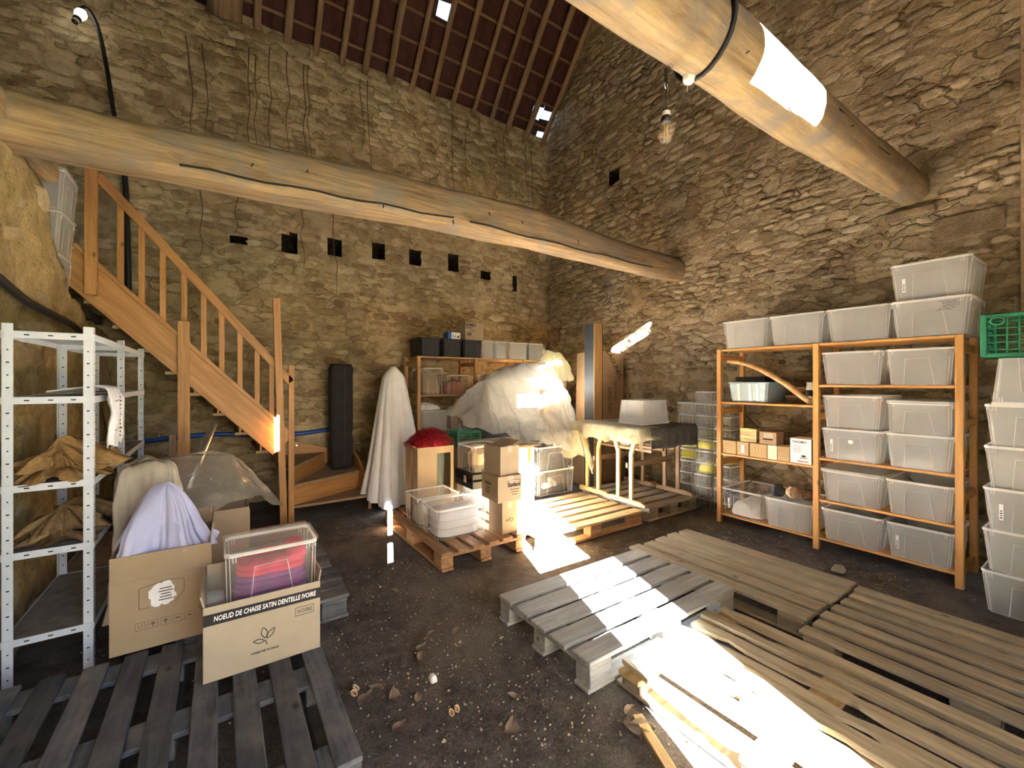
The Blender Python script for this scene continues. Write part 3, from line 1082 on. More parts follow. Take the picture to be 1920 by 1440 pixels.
def pallet(label, x0, x1, y0, y1, along, n, sw, mat, top=0.144, group=None, widths=None, skip=(), rz=0.0, jit=0.006, seed=1, block_mat=None, st=0.022):
    rng = random.Random(seed)
    t = thing('wooden_pallet', label, 'pallet', ((x0 + x1) / 2, (y0 + y1) / 2, 0), rz, group)
    lx, ly = x1 - x0, y1 - y0
    L, W = (lx, ly) if along == 'x' else (ly, lx)
    bm_ = block_mat or mat
    def put(name, a0, a1, b0, b1, z0, z1, m):
        # a along the slats, b across
        if along == 'x':
            me = box_me(a1 - a0, b1 - b0, z1 - z0, 0.004)
            return obj(name, me, m, t, ((a0 + a1) / 2, (b0 + b1) / 2, (z0 + z1) / 2))
        me = box_me(a1 - a0, b1 - b0, z1 - z0, 0.004)
        return obj(name, me, m, t, (-(b0 + b1) / 2, (a0 + a1) / 2, (z0 + z1) / 2), (0, 0, R(90)))
    gap = (W - n * sw) / (n - 1)
    for k in range(n):
        if k in skip:
            continue
        b = -W / 2 + k * (sw + gap)
        ja, jb = rng.uniform(-jit, jit), rng.uniform(-jit, jit)
        put('slat', -L / 2 + ja, L / 2 + jb, b, b + sw, top - st, top + rng.uniform(-0.002, 0.002), mat)
    # cross boards under the slats
    for a in (-L / 2 + 0.01, -0.0725, L / 2 - 0.155):
        put('cross_board', a, a + 0.145, -W / 2 + 0.002, W / 2 - 0.002, top - st - 0.023, top - st - 0.001, bm_)
    zb = top - st - 0.024
    for a in (-L / 2 + 0.012, -0.0725, L / 2 - 0.157):
        for b in (-W / 2 + 0.004, -0.05, W / 2 - 0.104):
            put('block', a, a + 0.145, b, b + 0.1, 0.022, zb, bm_)
    for b in (-W / 2 + 0.004, -0.05, W / 2 - 0.104):
        put('runner', -L / 2, L / 2, b, b + 0.1, 0.0, 0.021, bm_)
    return t

pallet('dark grimy open pallet carrying the black-banded carton', -0.80, 0.415, 1.53, 2.73, 'y', 9, 0.088, 'pallet_dark', seed=2)
pallet('dark grey pallet showing beside the open brown carton', -0.18, 0.66, 2.76, 3.72, 'x', 8, 0.098, 'pallet_dark', seed=3, jit=0.02)
pallet('short grey pallet reaching to the foot of the stair posts', -0.15, 0.66, 3.76, 4.45, 'x', 6, 0.098, 'pallet_weathered', seed=4)
pallet('reddish pallet carrying the feather carton and the stacked cartons', 1.39, 2.19, 2.98, 4.35, 'y', 6, 0.10, 'pallet_red', seed=5)
pallet('light grey painted pallet with five wide slats and a sun stripe', 1.41, 2.69, 1.43, 2.21, 'x', 5, 0.128, 'pallet_grey', seed=6, jit=0.01, top=0.15)
pallet('brown pallet next to the light grey one, five dusty slats', 2.72, 3.48, 1.045, 2.30, 'y', 5, 0.118, 'pallet_brown', seed=7, jit=0.012, top=0.13)
pallet('brown pallet at the foot of the pine shelving, seven narrow slats', 2.56, 3.44, -0.26, 1.015, 'y', 7, 0.088, 'pallet_brown', seed=8, jit=0.008, top=0.13)
pallet('yellowish pallet in front of the tarp heap, half in the sun', 2.24, 3.56, 2.84, 3.74, 'x', 6, 0.115, 'pallet_yellow', seed=9, jit=0.01, block_mat='pallet_red')
pallet('shaded pallet under the grey covered trestle table', 3.66, 4.52, 2.84, 3.84, 'x', 6, 0.125, 'pallet_weathered', seed=10, jit=0.003)

def broken_pallet():
    x0, x1, y0, y1 = 1.56, 2.50, 0.10, 1.42
    t = thing('broken_pallet', 'broken weathered pallet with split slats lying in the sun', 'pallet', ((x0 + x1) / 2, (y0 + y1) / 2, 0))
    o = t.location
    rng = random.Random(12)
    top = 0.118
    # slats across X: centre, width, y range, notch edges
    rows = [(1.60, 0.085, 0.10, 1.405, 'left'), (1.745, 0.088, 0.12, 1.41, 'none'), (1.86, 0.075, 0.10, 1.415, 'split'), (1.975, 0.08, 0.12, 1.41, 'none'),
            (2.085, 0.072, 0.06, 1.415, 'none'), (2.205, 0.080, 0.10, 1.40, 'none'), (2.33, 0.078, 0.14, 1.42, 'none'), (2.452, 0.078, 0.12, 1.39, 'none')]
    for cx, w, a, b, kind in rows:
        if kind == 'split':
            # slat broken in the middle, jagged ends
            for (aa, bb) in ((a, 0.93), (1.00, b)):
                poly = []
                jag = bb if aa == a else aa
                m = 5
                vs = []
                for zz in (top - 0.021, top):
                    ring = []
                    if aa == a:
                        ring += [(cx - w / 2, aa), (cx + w / 2, aa)]
                        ring += [(cx + w / 2 - w * k / m, bb + (0.07 if k % 2 else -0.02) * (1 if k < 4 else 0.3)) for k in range(m + 1)]
                    else:
                        ring += [(cx + w / 2, bb), (cx - w / 2, bb)]
                        ring += [(cx - w / 2 + w * k / m, aa + (-0.06 if k % 2 else 0.03)) for k in range(m + 1)]
                    vs += [(x - o.x, y - o.y, zz) for x, y in ring]
                n = len(vs) // 2
                fs = [tuple(range(n))[::-1], tuple(range(n, 2 * n))] + [(i, (i + 1) % n, n + (i + 1) % n, n + i) for i in range(n)]
                obj('slat', mesh('slat', vs, fs), 'pallet_yellow', t)
        else:
            # slat with uneven bitten edges
            m = 26
            lef, rig = [], []
            for k in range(m + 1):
                y = a + (b - a) * k / m
                bite = max(0, fbm((cx * 9, y, 0), 4.0, 2) - 0.30) * 0.07
                lef.append((cx - w / 2 + bite, y))
                bite = max(0, fbm((cx * 5, y, 7), 4.0, 2) - 0.30) * 0.07
                rig.append((cx + w / 2 - bite, y))
            if kind == 'left':
                lef = [(x + max(0, (y - 1.0)) * 0.12, y) for x, y in lef]
            ring = lef + rig[::-1]
            n = len(ring)
            dz = rng.uniform(-0.004, 0.006)
            vs = [(x - o.x, y - o.y, top - 0.022) for x, y in ring] + [(x - o.x, y - o.y, top + dz) for x, y in ring]
            fs = [(i, i + 1, n - 2 - i, n - 1 - i)[::-1] for i in range(m)] + [(n + i, n + i + 1, 2 * n - 2 - i, 2 * n - 1 - i) for i in range(m)]
            fs += [(i, n + i, n + (i + 1) % n, (i + 1) % n) for i in range(n)]
            me = mesh('slat', vs, fs)
            bm = bmesh.new(); bm.from_mesh(me); bmesh.ops.recalc_face_normals(bm, faces=bm.faces[:]); bm.to_mesh(me); bm.free()
            sl = obj('slat', me, 'slat_y', t)
    for yy in (0.12, 0.70, 1.27):
        box('cross_board', x0, x1, yy, yy + 0.12, top - 0.046, top - 0.023, 'pallet_yellow', t, 0.004, o)
    for yy in (0.13, 0.71, 1.275):
        for xx in (x0 + 0.02, (x0 + x1) / 2 - 0.05, x1 - 0.12):
            box('block', xx, xx + 0.1, yy, yy + 0.11, 0.02, top - 0.047, 'pallet_weathered', t, 0.004, o)
    for xx in (x0 + 0.02, (x0 + x1) / 2 - 0.05, x1 - 0.12):
        box('runner', xx, xx + 0.1, y0, y1, 0, 0.019, 'pallet_weathered', t, 0.004, o)
    return t
wood('slat_y', (0.30, 0.255, 0.175), (0.50, 0.44, 0.31), 0.85, 28, axis=1, randv=0.1)
broken_pallet()
# split lengths of slat lying beside it
for i, (a, b, lab) in enumerate((((1.49, 1.22, 0.012), (1.20, 0.55, 0.012), 'long splintered slat on the earth beside the broken pallet'),
                                 ((1.40, 0.80, 0.012), (1.50, 0.45, 0.03), 'short curved piece of slat wedged beside the broken pallet'))):
    o = plank_between('loose_slat', a, b, 0.018, 0.045, 'pallet_yellow')
    tag(o, lab, 'plank')

# ------------------------------------------------------------------ frosted storage boxes
_sb = {}
def ring8(w, d, z, c):
    w /= 2; d /= 2
    return [(-w + c, -d, z), (w - c, -d, z), (w, -d + c, z), (w, d - c, z), (w - c, d, z), (-w + c, d, z), (-w, d - c, z), (-w, -d + c, z)]

def box_meshes(w, d, h, taper):
    key = (w, d, h, taper)
    if key in _sb:
        return _sb[key]
    wb, db = w * taper, d * (1 - (1 - taper) * w / d)
    c = 0.02
    vs = ring8(wb, db, 0.003, c) + ring8(w - 0.016, d - 0.016, h - 0.012, c)
    fs = [tuple(range(8))[::-1]] + [(i, (i + 1) % 8, 8 + (i + 1) % 8, 8 + i) for i in range(8)]
    body = mesh('body', vs, fs)
    ri = ring8(w - 0.014, d - 0.014, h - 0.016, c) + ring8(w, d, h - 0.016, c) + ring8(w, d, h, c) + ring8(w - 0.014, d - 0.014, h, c)
    rf = []
    for a in range(4):
        b = (a + 1) % 4
        rf += [(a * 8 + i, a * 8 + (i + 1) % 8, b * 8 + (i + 1) % 8, b * 8 + i) for i in range(8)]
    rim = mesh('rim', ri, rf)
    # pale lines standing in for edge highlights, and the trapezoid of each long face
    parts = []
    def P(u, t, side):
        ww, dd = wb + (w - wb - 0.012) * t, db + (d - db - 0.012) * t
        z = 0.004 + (h - 0.02) * t
        if side == 0:
            return (u * ww / 2, -dd / 2 - 0.001, z)
        if side == 1:
            return (u * ww / 2, dd / 2 + 0.001, z)
        if side == 2:
            return (-ww / 2 - 0.001, u * dd / 2, z)
        return (ww / 2 + 0.001, u * dd / 2, z)
    r = 0.0017 if h > 0.2 else 0.0012
    for s in range(4):
        e = 0.52
        parts.append(tube_geo([P(-e, 0.0, s), P(-e * 0.78, 0.76, s), P(e * 0.62, 0.78, s), P(e, 0.0, s)], r, 4))
        ce = 0.93
        parts.append(tube_geo([P(-ce, 0.0, s), P(-ce, 0.98, s)], r, 4))
        parts.append(tube_geo([P(ce, 0.0, s), P(ce, 0.98, s)], r, 4))
        parts.append(tube_geo([P(-ce, 0.0, s), P(ce, 0.0, s)], r, 4))
        if h > 0.2:
            for u in (-0.86, -0.80, 0.78, 0.84):
                parts.append(tube_geo([P(u, 0.90, s), P(u, 0.99, s)], 0.002, 4))
    v, f = join_geo(parts)
    rib = mesh('ribs', v, f)
    # lid: shallow tray with raised border
    lv = ring8(w + 0.012, d + 0.012, h - 0.008, c) + ring8(w + 0.012, d + 0.012, h + 0.012, c) + ring8(w - 0.02, d - 0.02, h + 0.012, c) + ring8(w - 0.04, d - 0.04, h + 0.004, c)
    lf = []
    for a in range(3):
        lf += [(a * 8 + i, a * 8 + (i + 1) % 8, (a + 1) * 8 + (i + 1) % 8, (a + 1) * 8 + i) for i in range(8)]
    lf.append(tuple(range(24, 32)))
    lid = mesh('lid', lv, lf)
    _sb[key] = (body, rim, rib, lid)
    return _sb[key]

def sbox(label, loc, rz=0.0, w=0.41, d=0.55, h=0.275, taper=0.86, lid=False, mat='frosted', rim='frosted_rim', flip=False, group=None,
         fill=None, sticker=None, name='storage_box', cat='storage box', ribs=True):
    t = thing(name, label, cat, loc, rz, group)
    body, rimm, rib, lidm = box_meshes(w, d, h, taper)
    rot = (math.pi, 0, 0) if flip else (0, 0, 0)
    z = h if flip else 0
    obj('body', body, mat, t, (0, 0, z), rot)
    obj('rim', rimm, rim, t, (0, 0, z), rot)
    if ribs:
        obj('ribs', rib, rim, t, (0, 0, z), rot)
    if lid:
        obj('lid', lidm, mat, t, (0, 0, z), rot)
    if sticker:
        obj('sticker', box_me(0.018, 0.0012, 0.10, 0), 'paper_white', t, (-w * taper / 2 * 0.74, -d / 2 * 0.955 + 0.002, h * 0.45), (R(4), 0, 0))
        for k in range(6):
            obj('sticker_print', box_me(0.008 if k % 2 else 0.012, 0.0008, 0.007, 0), 'ink', t, (-w * taper / 2 * 0.74, -d / 2 * 0.955 + 0.001, h * 0.45 - 0.035 + k * 0.014), (R(4), 0, 0))
    if fill:
        fm, fh = fill
        heap_mesh = heap_me(w * taper * 0.47, d * taper * 0.47, fh, seed=sum(map(ord, label)) % 97, flat=True)
        obj('contents', heap_mesh, fm, t, (0, 0, 0.008))
    return t

def heap_me(rx, ry, h, seed=0, flat=False, n=26, crumple=0.35, sq=4.0, freq=6.0):
    """crumpled heap on its base: closed dome with folds"""
    vs, fs = [], []
    m = 10
    for j in range(m + 1):
        t = j / m
        for k in range(n):
            a = 2 * math.pi * k / n
            c, s = math.cos(a), math.sin(a)
            q = (abs(c) ** sq + abs(s) ** sq) ** (-1 / sq)
            rr = math.cos(t * math.pi / 2) ** (0.35 if flat else 0.7)
            x, y = c * q * rx * rr, s * q * ry * rr
            z = h * math.sin(t * math.pi / 2)
            if 0 < j:
                z *= 1 + crumple * fbm((x * freq, y * freq, seed * 3.1), 1.0, 3)
                f = 1 + (0.0 if flat else crumple * 0.4) * fbm((x * freq, y * freq, z * freq + seed), 1.0, 3)
                x *= f; y *= f
            vs.append((x, y, max(z, 0.0)))
    for j in range(m):
        for k in range(n):
            fs.append((j * n + k, j * n + (k + 1) % n, (j + 1) * n + (k + 1) % n, (j + 1) * n + k))
    fs.append(tuple(range(n))[::-1])
    return mesh('heap', vs, fs, True)

def cloth_heap(name, label, cat, loc, rx, ry, h, mat, seed=0, rz=0.0, crumple=0.5, freq=7.0, sq=2.6):
    """crumpled cloth: folds radiate and stack, hem spreads unevenly"""
    n, m = 96, 44
    vs, fs = [], []
    S = Vector((seed * 7.7, seed * 1.3, 0))
    for j in range(m + 1):
        t = j / m
        for k in range(n):
            a = 2 * math.pi * k / n
            c, s = math.cos(a), math.sin(a)
            q = (abs(c) ** sq + abs(s) ** sq) ** (-1 / sq)
            edge = 1 + 0.22 * crumple * noise.noise(Vector((c * 2.2, s * 2.2, seed)))
            rr = math.cos(t * math.pi / 2) ** 0.8 * edge
            x, y = c * q * rx * rr, s * q * ry * rr
            p = Vector((x, y, 0)) * freq + S
            r1 = 1 - abs(noise.noise(p + Vector((0, 0, t * 1.5)))) * 2.4
            r2 = 1 - abs(noise.noise(p * 2.1 + Vector((5, 2, t * 2)))) * 2.4
            lump = noise.noise(p * 0.55)
            z = h * math.sin(t * math.pi / 2) ** 0.8 * (0.78 + 0.42 * lump + crumple * (0.26 * r1 + 0.12 * r2))
            f = 1 + crumple * (0.13 * r1 + 0.06 * r2) * (1 if 0 < j < m else 0)
            vs.append((x * f, y * f, max(z, 0.0015) if j else 0.0))
    for j in range(m):
        for k in range(n):
            fs.append((j * n + k, j * n + (k + 1) % n, (j + 1) * n + (k + 1) % n, (j + 1) * n + k))
    fs.append(tuple(range(n))[::-1])
    o = obj(name, mesh(name, vs, fs, True), mat, None, loc, (0, 0, rz))
    return tag(o, label, cat)

# ------------------------------------------------------------------ pine shelving against the gable wall
def pine_shelf(name, label, x0, depth, posts, levels, mat, facing):
    """facing 'x': front faces -X, runs along Y.  posts = positions along the run, levels = per bay shelf heights"""
    org = (x0, posts[0], 0) if facing == 'x' else (posts[0], x0, 0)
    t = thing(name, label, 'shelving', org)
    H = 1.79
    def bx(n, a0, a1, b0, b1, z0, z1):
        # a: along run, b: depth
        me_dims = (b1 - b0, a1 - a0, z1 - z0) if facing == 'x' else (a1 - a0, b1 - b0, z1 - z0)
        ca, cb, cz = (a0 + a1) / 2, (b0 + b1) / 2, (z0 + z1) / 2
        L = [(me_dims[0], 'x'), (me_dims[1], 'y'), (me_dims[2], 'z')]
        # long axis along local X so that the grain follows it
        k = max(range(3), key=lambda i: me_dims[i])
        loc = ((cb, ca, cz) if facing == 'x' else (ca, cb, cz))
        loc = tuple(loc[i] - org[i] for i in range(3))
        if k == 0:
            return obj(n, box_me(*me_dims, 0.003), mat, t, loc)
        if k == 1:
            return obj(n, box_me(me_dims[1], me_dims[0], me_dims[2], 0.003), mat, t, loc, (0, 0, R(90)))
        return obj(n, box_me(me_dims[2], me_dims[1], me_dims[0], 0.003), mat, t, loc, (0, R(90), 0))
    for p in posts:
        for b in (0.0, depth - 0.045):
            po = bx('post', p - 0.022, p + 0.022, x0 + b, x0 + b + 0.045, 0, H)
        for z in (0.10, 0.62, 1.15, 1.70):
            bx('side_rail', p - 0.012, p + 0.012, x0 + 0.045, x0 + depth - 0.045, z - 0.03, z + 0.03)
        if facing == 'x':
            for k in range(11):
                z = 0.12 + k * 0.16
                obj('peg_hole', mesh('peg', *tube_geo([(0.02, p + 0.0225 - org[1], z), (0.02, p + 0.0232 - org[1], z)], 0.005, 8)), 'hole_black', t)
    for (a, b), zs in zip(zip(posts, posts[1:]), levels):
        lo, hi = min(a, b) + 0.023, max(a, b) - 0.023
        for z in zs:
            bx('shelf_board', lo, hi, x0 + 0.005, x0 + depth - 0.005, z - 0.02, z)
    # iron cross brace at the back
    for (a, b) in zip(posts, posts[1:]):
        lo, hi = min(a, b), max(a, b)
        for (z0, z1) in ((0.3, 1.1), (1.1, 0.3)):
            if facing == 'x':
                pa, pb = (x0 + depth + 0.004, lo, z0), (x0 + depth + 0.004, hi, z1)
            else:
                pa, pb = (lo, x0 + depth + 0.004, z0), (hi, x0 + depth + 0.004, z1)
            tube('brace', [pa, pb], 0.004, 'iron', t, 5, org)
    return t
pine_shelf('pine_shelving', 'orange pine two-bay shelving unit full of frosted boxes along the gable wall', 4.28, 0.50, [2.45, 1.575, 0.70],
           [[1.79, 1.25, 0.72, 0.10], [1.79, 1.43, 0.80, 0.44, 0.11]], 'pine_orange', 'x')
FR = -R(90)
def rs(label, y, z, **kw):
    x = 4.27 + 0.275
    return sbox(label, (x, y, z), FR, **kw)
rs('frosted box on the shelf top above the bluish basin', 2.19, 1.791, w=0.44)
rs('frosted box on the shelf top over the middle post of the left bay', 1.735, 1.791, w=0.44)
rs('frosted box on the shelf top next to the double stack', 1.285, 1.791, w=0.43)
rs('frosted box on the shelf top carrying another box, with pen scribbles', 0.855, 1.791, w=0.43)
b5 = rs('topmost frosted box of all, stacked over the scribbled one, with a white sticker', 0.855, 2.055, w=0.44, h=0.29, sticker=True)
rs('frosted box under the top board beside the middle post', 1.325, 1.431, w=0.415)
rs('frosted box under the top board beside the end post', 0.913, 1.431, w=0.378)
rs('frosted box with a paper dot and sticker, lower of a stack by the middle post', 1.327, 0.801, w=0.415, h=0.262, sticker=True, fill=('white_stuff', 0.06))
rs('frosted box stacked on the one with the paper dot', 1.327, 1.066, w=0.40)
rs('frosted box with crumpled wrapping, lower of the stack by the end post', 0.913, 0.801, w=0.378, h=0.262, fill=('white_stuff', 0.055))
rs('shorter lidded box stacked on the crumpled wrapping box', 0.913, 1.066, w=0.36, h=0.235, lid=True, taper=0.94)
rs('lidded frosted box with a light streak above the bottom board', 1.327, 0.441, w=0.415, h=0.265, lid=True)
rs('frosted box above the bottom board beside the end post', 0.913, 0.441, w=0.378, h=0.265)
rs('frosted box on the bottom board beside the middle post', 1.327, 0.111, w=0.415, h=0.265)
rs('frosted box with a sticker on the bottom board beside the end post', 0.913, 0.111, w=0.378, h=0.265, sticker=True)
rs('lidded clear box with pale bottles on the bottom board by the outer post', 2.215, 0.101, w=0.41, h=0.27, lid=True, fill=('white_stuff', 0.13), sticker=True, mat='clear_box')
rs('frosted box under the brown jugs on the bottom board', 1.804, 0.101, w=0.40, h=0.265)
# scribbles on one of the boxes, paper dot
for k in range(5):
    pts = [(4.2655 + 0.0 , 0.80 - 0.02 * math.sin(k) - j * 0.011, 2.03 - k * 0.014 + 0.004 * math.sin(j * 2.1 + k)) for j in range(9)]
    tb_ = [o for o in bpy.data.objects if o.get('label', '').startswith('frosted box on the shelf top carrying')][0]
    inv = Matrix.Rotation(R(90), 4, 'Z') @ Matrix.Translation(-Vector(tb_.location))
    vs, fs = tube_geo([inv @ Vector(p) for p in pts], 0.0014, 4)
    obj('pen_writing', mesh('pen_writing', vs, fs), 'ink', tb_)
dot = [o for o in bpy.data.objects if o.get('label', '').startswith('frosted box with a paper dot')][0]
obj('paper_dot', mesh('dot', *tube_geo([(0.0, -0.259, 0.16), (0.0, -0.2605, 0.16)], 0.018, 14)), 'paper_white', dot)

# crate stack beyond the end post
SX, SY = 4.0 + 0.275, 0.56 - 0.215
st_lab = ['frosted box standing on the earth, lowest under the green crate', 'frosted box second up from the earth under the green crate', 'frosted box with a sticker in the tower under the green crate',
          'frosted box with wavy white cloth strips in the tower under the green crate', 'frosted box in the tower carrying the upside down box']
for k in range(5):
    sbox(st_lab[k], (SX + 0.006 * (k % 2), SY - 0.004 * k, 0.0 + k * 0.262), FR, w=0.43, h=0.268, sticker=(k == 2))
wavy = [o for o in bpy.data.objects if 'wavy white cloth' in o.get('label', '')][0]
for k in range(3):
    pts = [(-0.16 + j * 0.032, -0.225, 0.12 + k * 0.035 + 0.009 * math.sin(j * 1.9 + k)) for j in range(11)]
    obj('cloth_strip', mesh('strip', *tube_geo(smooth_path(pts, 2), 0.010, 6), True), 'cloth_linen', wavy)
sbox('upside down frosted box under the green crate', (SX, SY - 0.03, 1.315), FR, w=0.40, h=0.29, flip=True)

def grid_crate(label, loc, w, d, h, mat, rz=0.0, nx=10, nz=6):
    t = thing('plastic_crate', label, 'crate', loc, rz)
    parts = []
    def bar(a, b, r=0.004):
        parts.append(tube_geo([a, b], r, 4))
    for s in (-1, 1):
        for i in range(nx + 1):
            x = -w / 2 + w * i / nx
            bar((x, s * d / 2, 0), (x, s * d / 2, h))
        ny = max(4, int(nx * d / w))
        for i in range(ny + 1):
            y = -d / 2 + d * i / ny
            bar((s * w / 2, y, 0), (s * w / 2, y, h))
        for j in range(nz + 1):
            z = h * j / nz
            bar((-w / 2, s * d / 2, z), (w / 2, s * d / 2, z))
            bar((s * w / 2, -d / 2, z), (s * w / 2, d / 2, z))
    v, f = join_geo(parts)
    obj('lattice', mesh('lattice', v, f), mat, t)
    for z in (0.008, h - 0.012):
        for s in (-1, 1):
            obj('frame_bar', box_me(w + 0.02, 0.016, 0.024, 0.003), mat, t, (0, s * d / 2, z))
            obj('frame_bar', box_me(d + 0.02, 0.016, 0.024, 0.003), mat, t, (s * w / 2, 0, z), (0, 0, R(90)))
    for sx in (-1, 1):
        for sy in (-1, 1):
            obj('corner_post', box_me(0.03, 0.03, h, 0.004), mat, t, (sx * w / 2, sy * d / 2, h / 2))
    obj('bottom', box_me(w, d, 0.006, 0), mat, t, (0, 0, 0.01))
    return t
gc = grid_crate('green lattice crate on top of the box tower beside the shelving', (SX, SY - 0.04, 1.618), 0.50, 0.40, 0.27, 'green_plastic', FR)
obj('handle_ring', mesh('ring', *tube_geo([(-0.19 + 0.03 * math.cos(a * 0.5), -0.212, 0.225 + 0.024 * math.sin(a * 0.5)) for a in range(14)], 0.006, 6), True), 'green_plastic', gc)
tag(lathe('cork_handle', [(0.012, 0), (0.014, 0.01), (0.014, 0.11), (0.012, 0.12), (0.002, 0.121)], 'cork', None, (3.83, 0.305, 1.345)), 'cork wrapped handle standing against the box tower', 'handle')
# a slim board the cork handle stands on
tag(box('thin_post', 3.80, 3.86, 0.285, 0.33, 0.0, 1.344, 'pine_dull'), 'slim wooden post standing in front of the box tower', 'post')

# small boxes stacked in columns between shelving and table
def small_cols():
    proto = {}
    n = 0
    for c, (x, y, cnt) in enumerate(((4.70, 3.03, 9), (4.70, 2.805, 10), (4.70, 2.583, 9))):
        for k in range(cnt):
            lit = (c == 0 and k in (4, 5)) or (c == 1 and k in (3, 5)) or (c == 2 and k == 4)
            col = ('column beside the table end', 'column next to the outer shelving post', 'column behind the shelving post')[c]
            nth = ('lowest', 'second', 'third', 'fourth', 'fifth', 'sixth', 'seventh', 'eighth', 'ninth', 'tenth')[k]
            lab = ('little box with yellow contents, %s up in the %s' if lit else 'little clear lidded box, %s up in the %s') % (nth, col)
            sbox(lab, (x + 0.01 * math.sin(k * 2 + c), y + 0.004 * math.cos(k * 3), k * 0.1355), FR, w=0.205, d=0.28, h=0.123, taper=0.9, lid=True,
                 group='little clear boxes in columns', mat='frosted_thin', name='small_box', fill=('yellow_stuff', 0.10) if lit else None)
small_cols()

# left bay contents
bb = sbox('bluish translucent basin box with a dark lid on the second shelf', (4.54, 2.17, 1.251), FR, w=0.40, d=0.50, h=0.20, taper=0.85, mat='bluish_plastic', rim='bluish_plastic', ribs=False)
obj('dark_lid', box_me(0.30, 0.40, 0.05, 0.01), 'dark_stuff', bb, (-0.02, 0.05, 0.23))
for u in (-0.5, 0.15, 0.55):
    obj('moulded_rib', box_me(0.03, 0.006, 0.17, 0.002), 'paper_white', bb, (u * 0.17, -0.233, 0.10), (R(7), 0, 0))
pts = [(4.33, 2.385, 1.665), (4.33, 2.28, 1.655), (4.33, 2.12, 1.605), (4.33, 1.97, 1.525), (4.33, 1.82, 1.425), (4.33, 1.72, 1.34), (4.34, 1.645, 1.28)]
sk = tube('carved_stick', pts, [0.017, 0.020, 0.024, 0.026, 0.027, 0.024, 0.026], 'stick_wood', None, 10, smooth=3)
tag(sk, 'curved carved wooden stick leaning across the left bay', 'stick')
def basket(label, loc, r, h):
    t = thing('wicker_basket', label, 'basket', loc)
    for k in range(int(h / 0.016)):
        f = 0.8 + 0.2 * k / (h / 0.016)
        pts = [(r * f * math.cos(a * 0.35), r * f * 0.8 * math.sin(a * 0.35), 0.008 + k * 0.016) for a in range(19)]
        obj('woven_ring', mesh('ring', *tube_geo(pts, 0.0095, 6), True), 'wicker', t)
    obj('bottom', mesh('disc', *lathe_geo([(0.001, 0.004), (r * 0.8, 0.004), (r * 0.8, 0.012), (0.001, 0.012)], 16, False)), 'wicker', t)
    return t
basket('round brown wicker basket under the curved stick', (4.56, 1.80, 1.251), 0.155, 0.09)
basket('smaller wicker basket nested on the round basket', (4.57, 1.80, 1.342), 0.125, 0.07)
cv = thing('white_vase', 'white and black vase behind the middle shelf post', 'vase', (4.44, 1.672, 1.251))
obj('body', mesh('v', *lathe_geo([(0.025, 0), (0.045, 0.05), (0.04, 0.12), (0.03, 0.18), (0.034, 0.2)], 14), True), 'porcelain', cv)
obj('black_stripe', mesh('v', *lathe_geo([(0.0435, 0.075), (0.0415, 0.13)], 14, False), True), 'ink', cv)

def carton(name, label, x0, x1, y0, y1, z0, z1, mat='cardboard', flaps=None, tape=True, cat='carton', rz=0.0, parent_ok=True, thick=0.006):
    """closed carton as a thing; local origin at the base centre"""
    t = thing(name, label, cat, ((x0 + x1) / 2, (y0 + y1) / 2, z0), rz)
    w, d, h = x1 - x0, y1 - y0, z1 - z0
    if flaps is None:
        obj('body', box_me(w, d, h, 0.003, True), mat, t)
        if tape:
            obj('tape', box_me(0.05 if w > 0.15 else 0.03, d + 0.002, 0.001, 0), 'cardboard_light', t, (0, 0, h + 0.0006))
            obj('tape', box_me(0.05 if w > 0.15 else 0.03, 0.001, h * 0.22, 0), 'cardboard_light', t, (0, -d / 2 - 0.0006, h * 0.89))
    else:
        k = thick
        obj('front_panel', box_me(w, k, h, 0.001, True), mat, t, (0, -d / 2 + k / 2, 0))
        obj('back_panel', box_me(w, k, h, 0.001, True), mat, t, (0, d / 2 - k / 2, 0))
        obj('side_panel', box_me(k, d - 2 * k, h, 0.001, True), mat, t, (-w / 2 + k / 2, 0, 0))
        obj('side_panel', box_me(k, d - 2 * k, h, 0.001, True), mat, t, (w / 2 - k / 2, 0, 0))
        obj('bottom_panel', box_me(w - 2 * k, d - 2 * k, k, 0, True), mat, t)
        for side, ln, ang in flaps:
            if side in 'lr':
                s = -1 if side == 'l' else 1
                me = box_me(k, d * 0.96, ln, 0.001, True)
                obj('flap', me, mat, t, (s * (w / 2 - k / 2), 0, h), (0, s * ang, 0))
            else:
                s = -1 if side == 'f' else 1
                me = box_me(w * 0.97, k, ln, 0.001, True)
                obj('flap', me, mat, t, (0, s * (d / 2 - k / 2), h), (-s * ang, 0, 0))
    return t

# small patterned boxes, wood block, carton, coffee machine box on the third shelf
for k, (ya, yb, lab) in enumerate(((2.42, 2.28, 'small lattice print box beside the outer post'), (2.27, 2.155, 'small lattice print box with a white label'), (2.145, 1.985, 'wider small lattice print box with a tape strip'),
                                   (1.98, 1.895, 'small pale kraft box between the lattice print boxes'), (1.89, 1.79, 'small lattice print box next to the coffee machine box'))):
    t = carton('patterned_box', lab, 4.30, 4.46, yb, ya, 0.721, 0.855, 'box_pattern' if k != 3 else 'paper_cream', tape=False, cat='box')
    if k != 3:
        for j in range(5):
            y = -0.5 + (j + 0.5) / 5
            for s in (-1, 1):
                obj('lattice_print', box_me(0.0008, 0.004, 0.125, 0), 'cardboard_dark', t, (-0.0804, y * (ya - yb) * 0.9, 0.067), (s * 0.25, 0, 0))
    if k == 1:
        obj('label', box_me(0.001, 0.03, 0.08, 0), 'paper_white', t, (-0.081, 0.0, 0.065))
wb = thing('wooden_block', 'striped plywood block perched tilted on the lattice print boxes', 'block', (4.375, 2.175, 0.8555), 0.1)
for k in range(4):
    obj('layer', box_me(0.11, 0.15, 0.0335, 0.001, True), 'beech' if k % 2 else 'pallet_yellow', wb, (0, 0, k * 0.034))
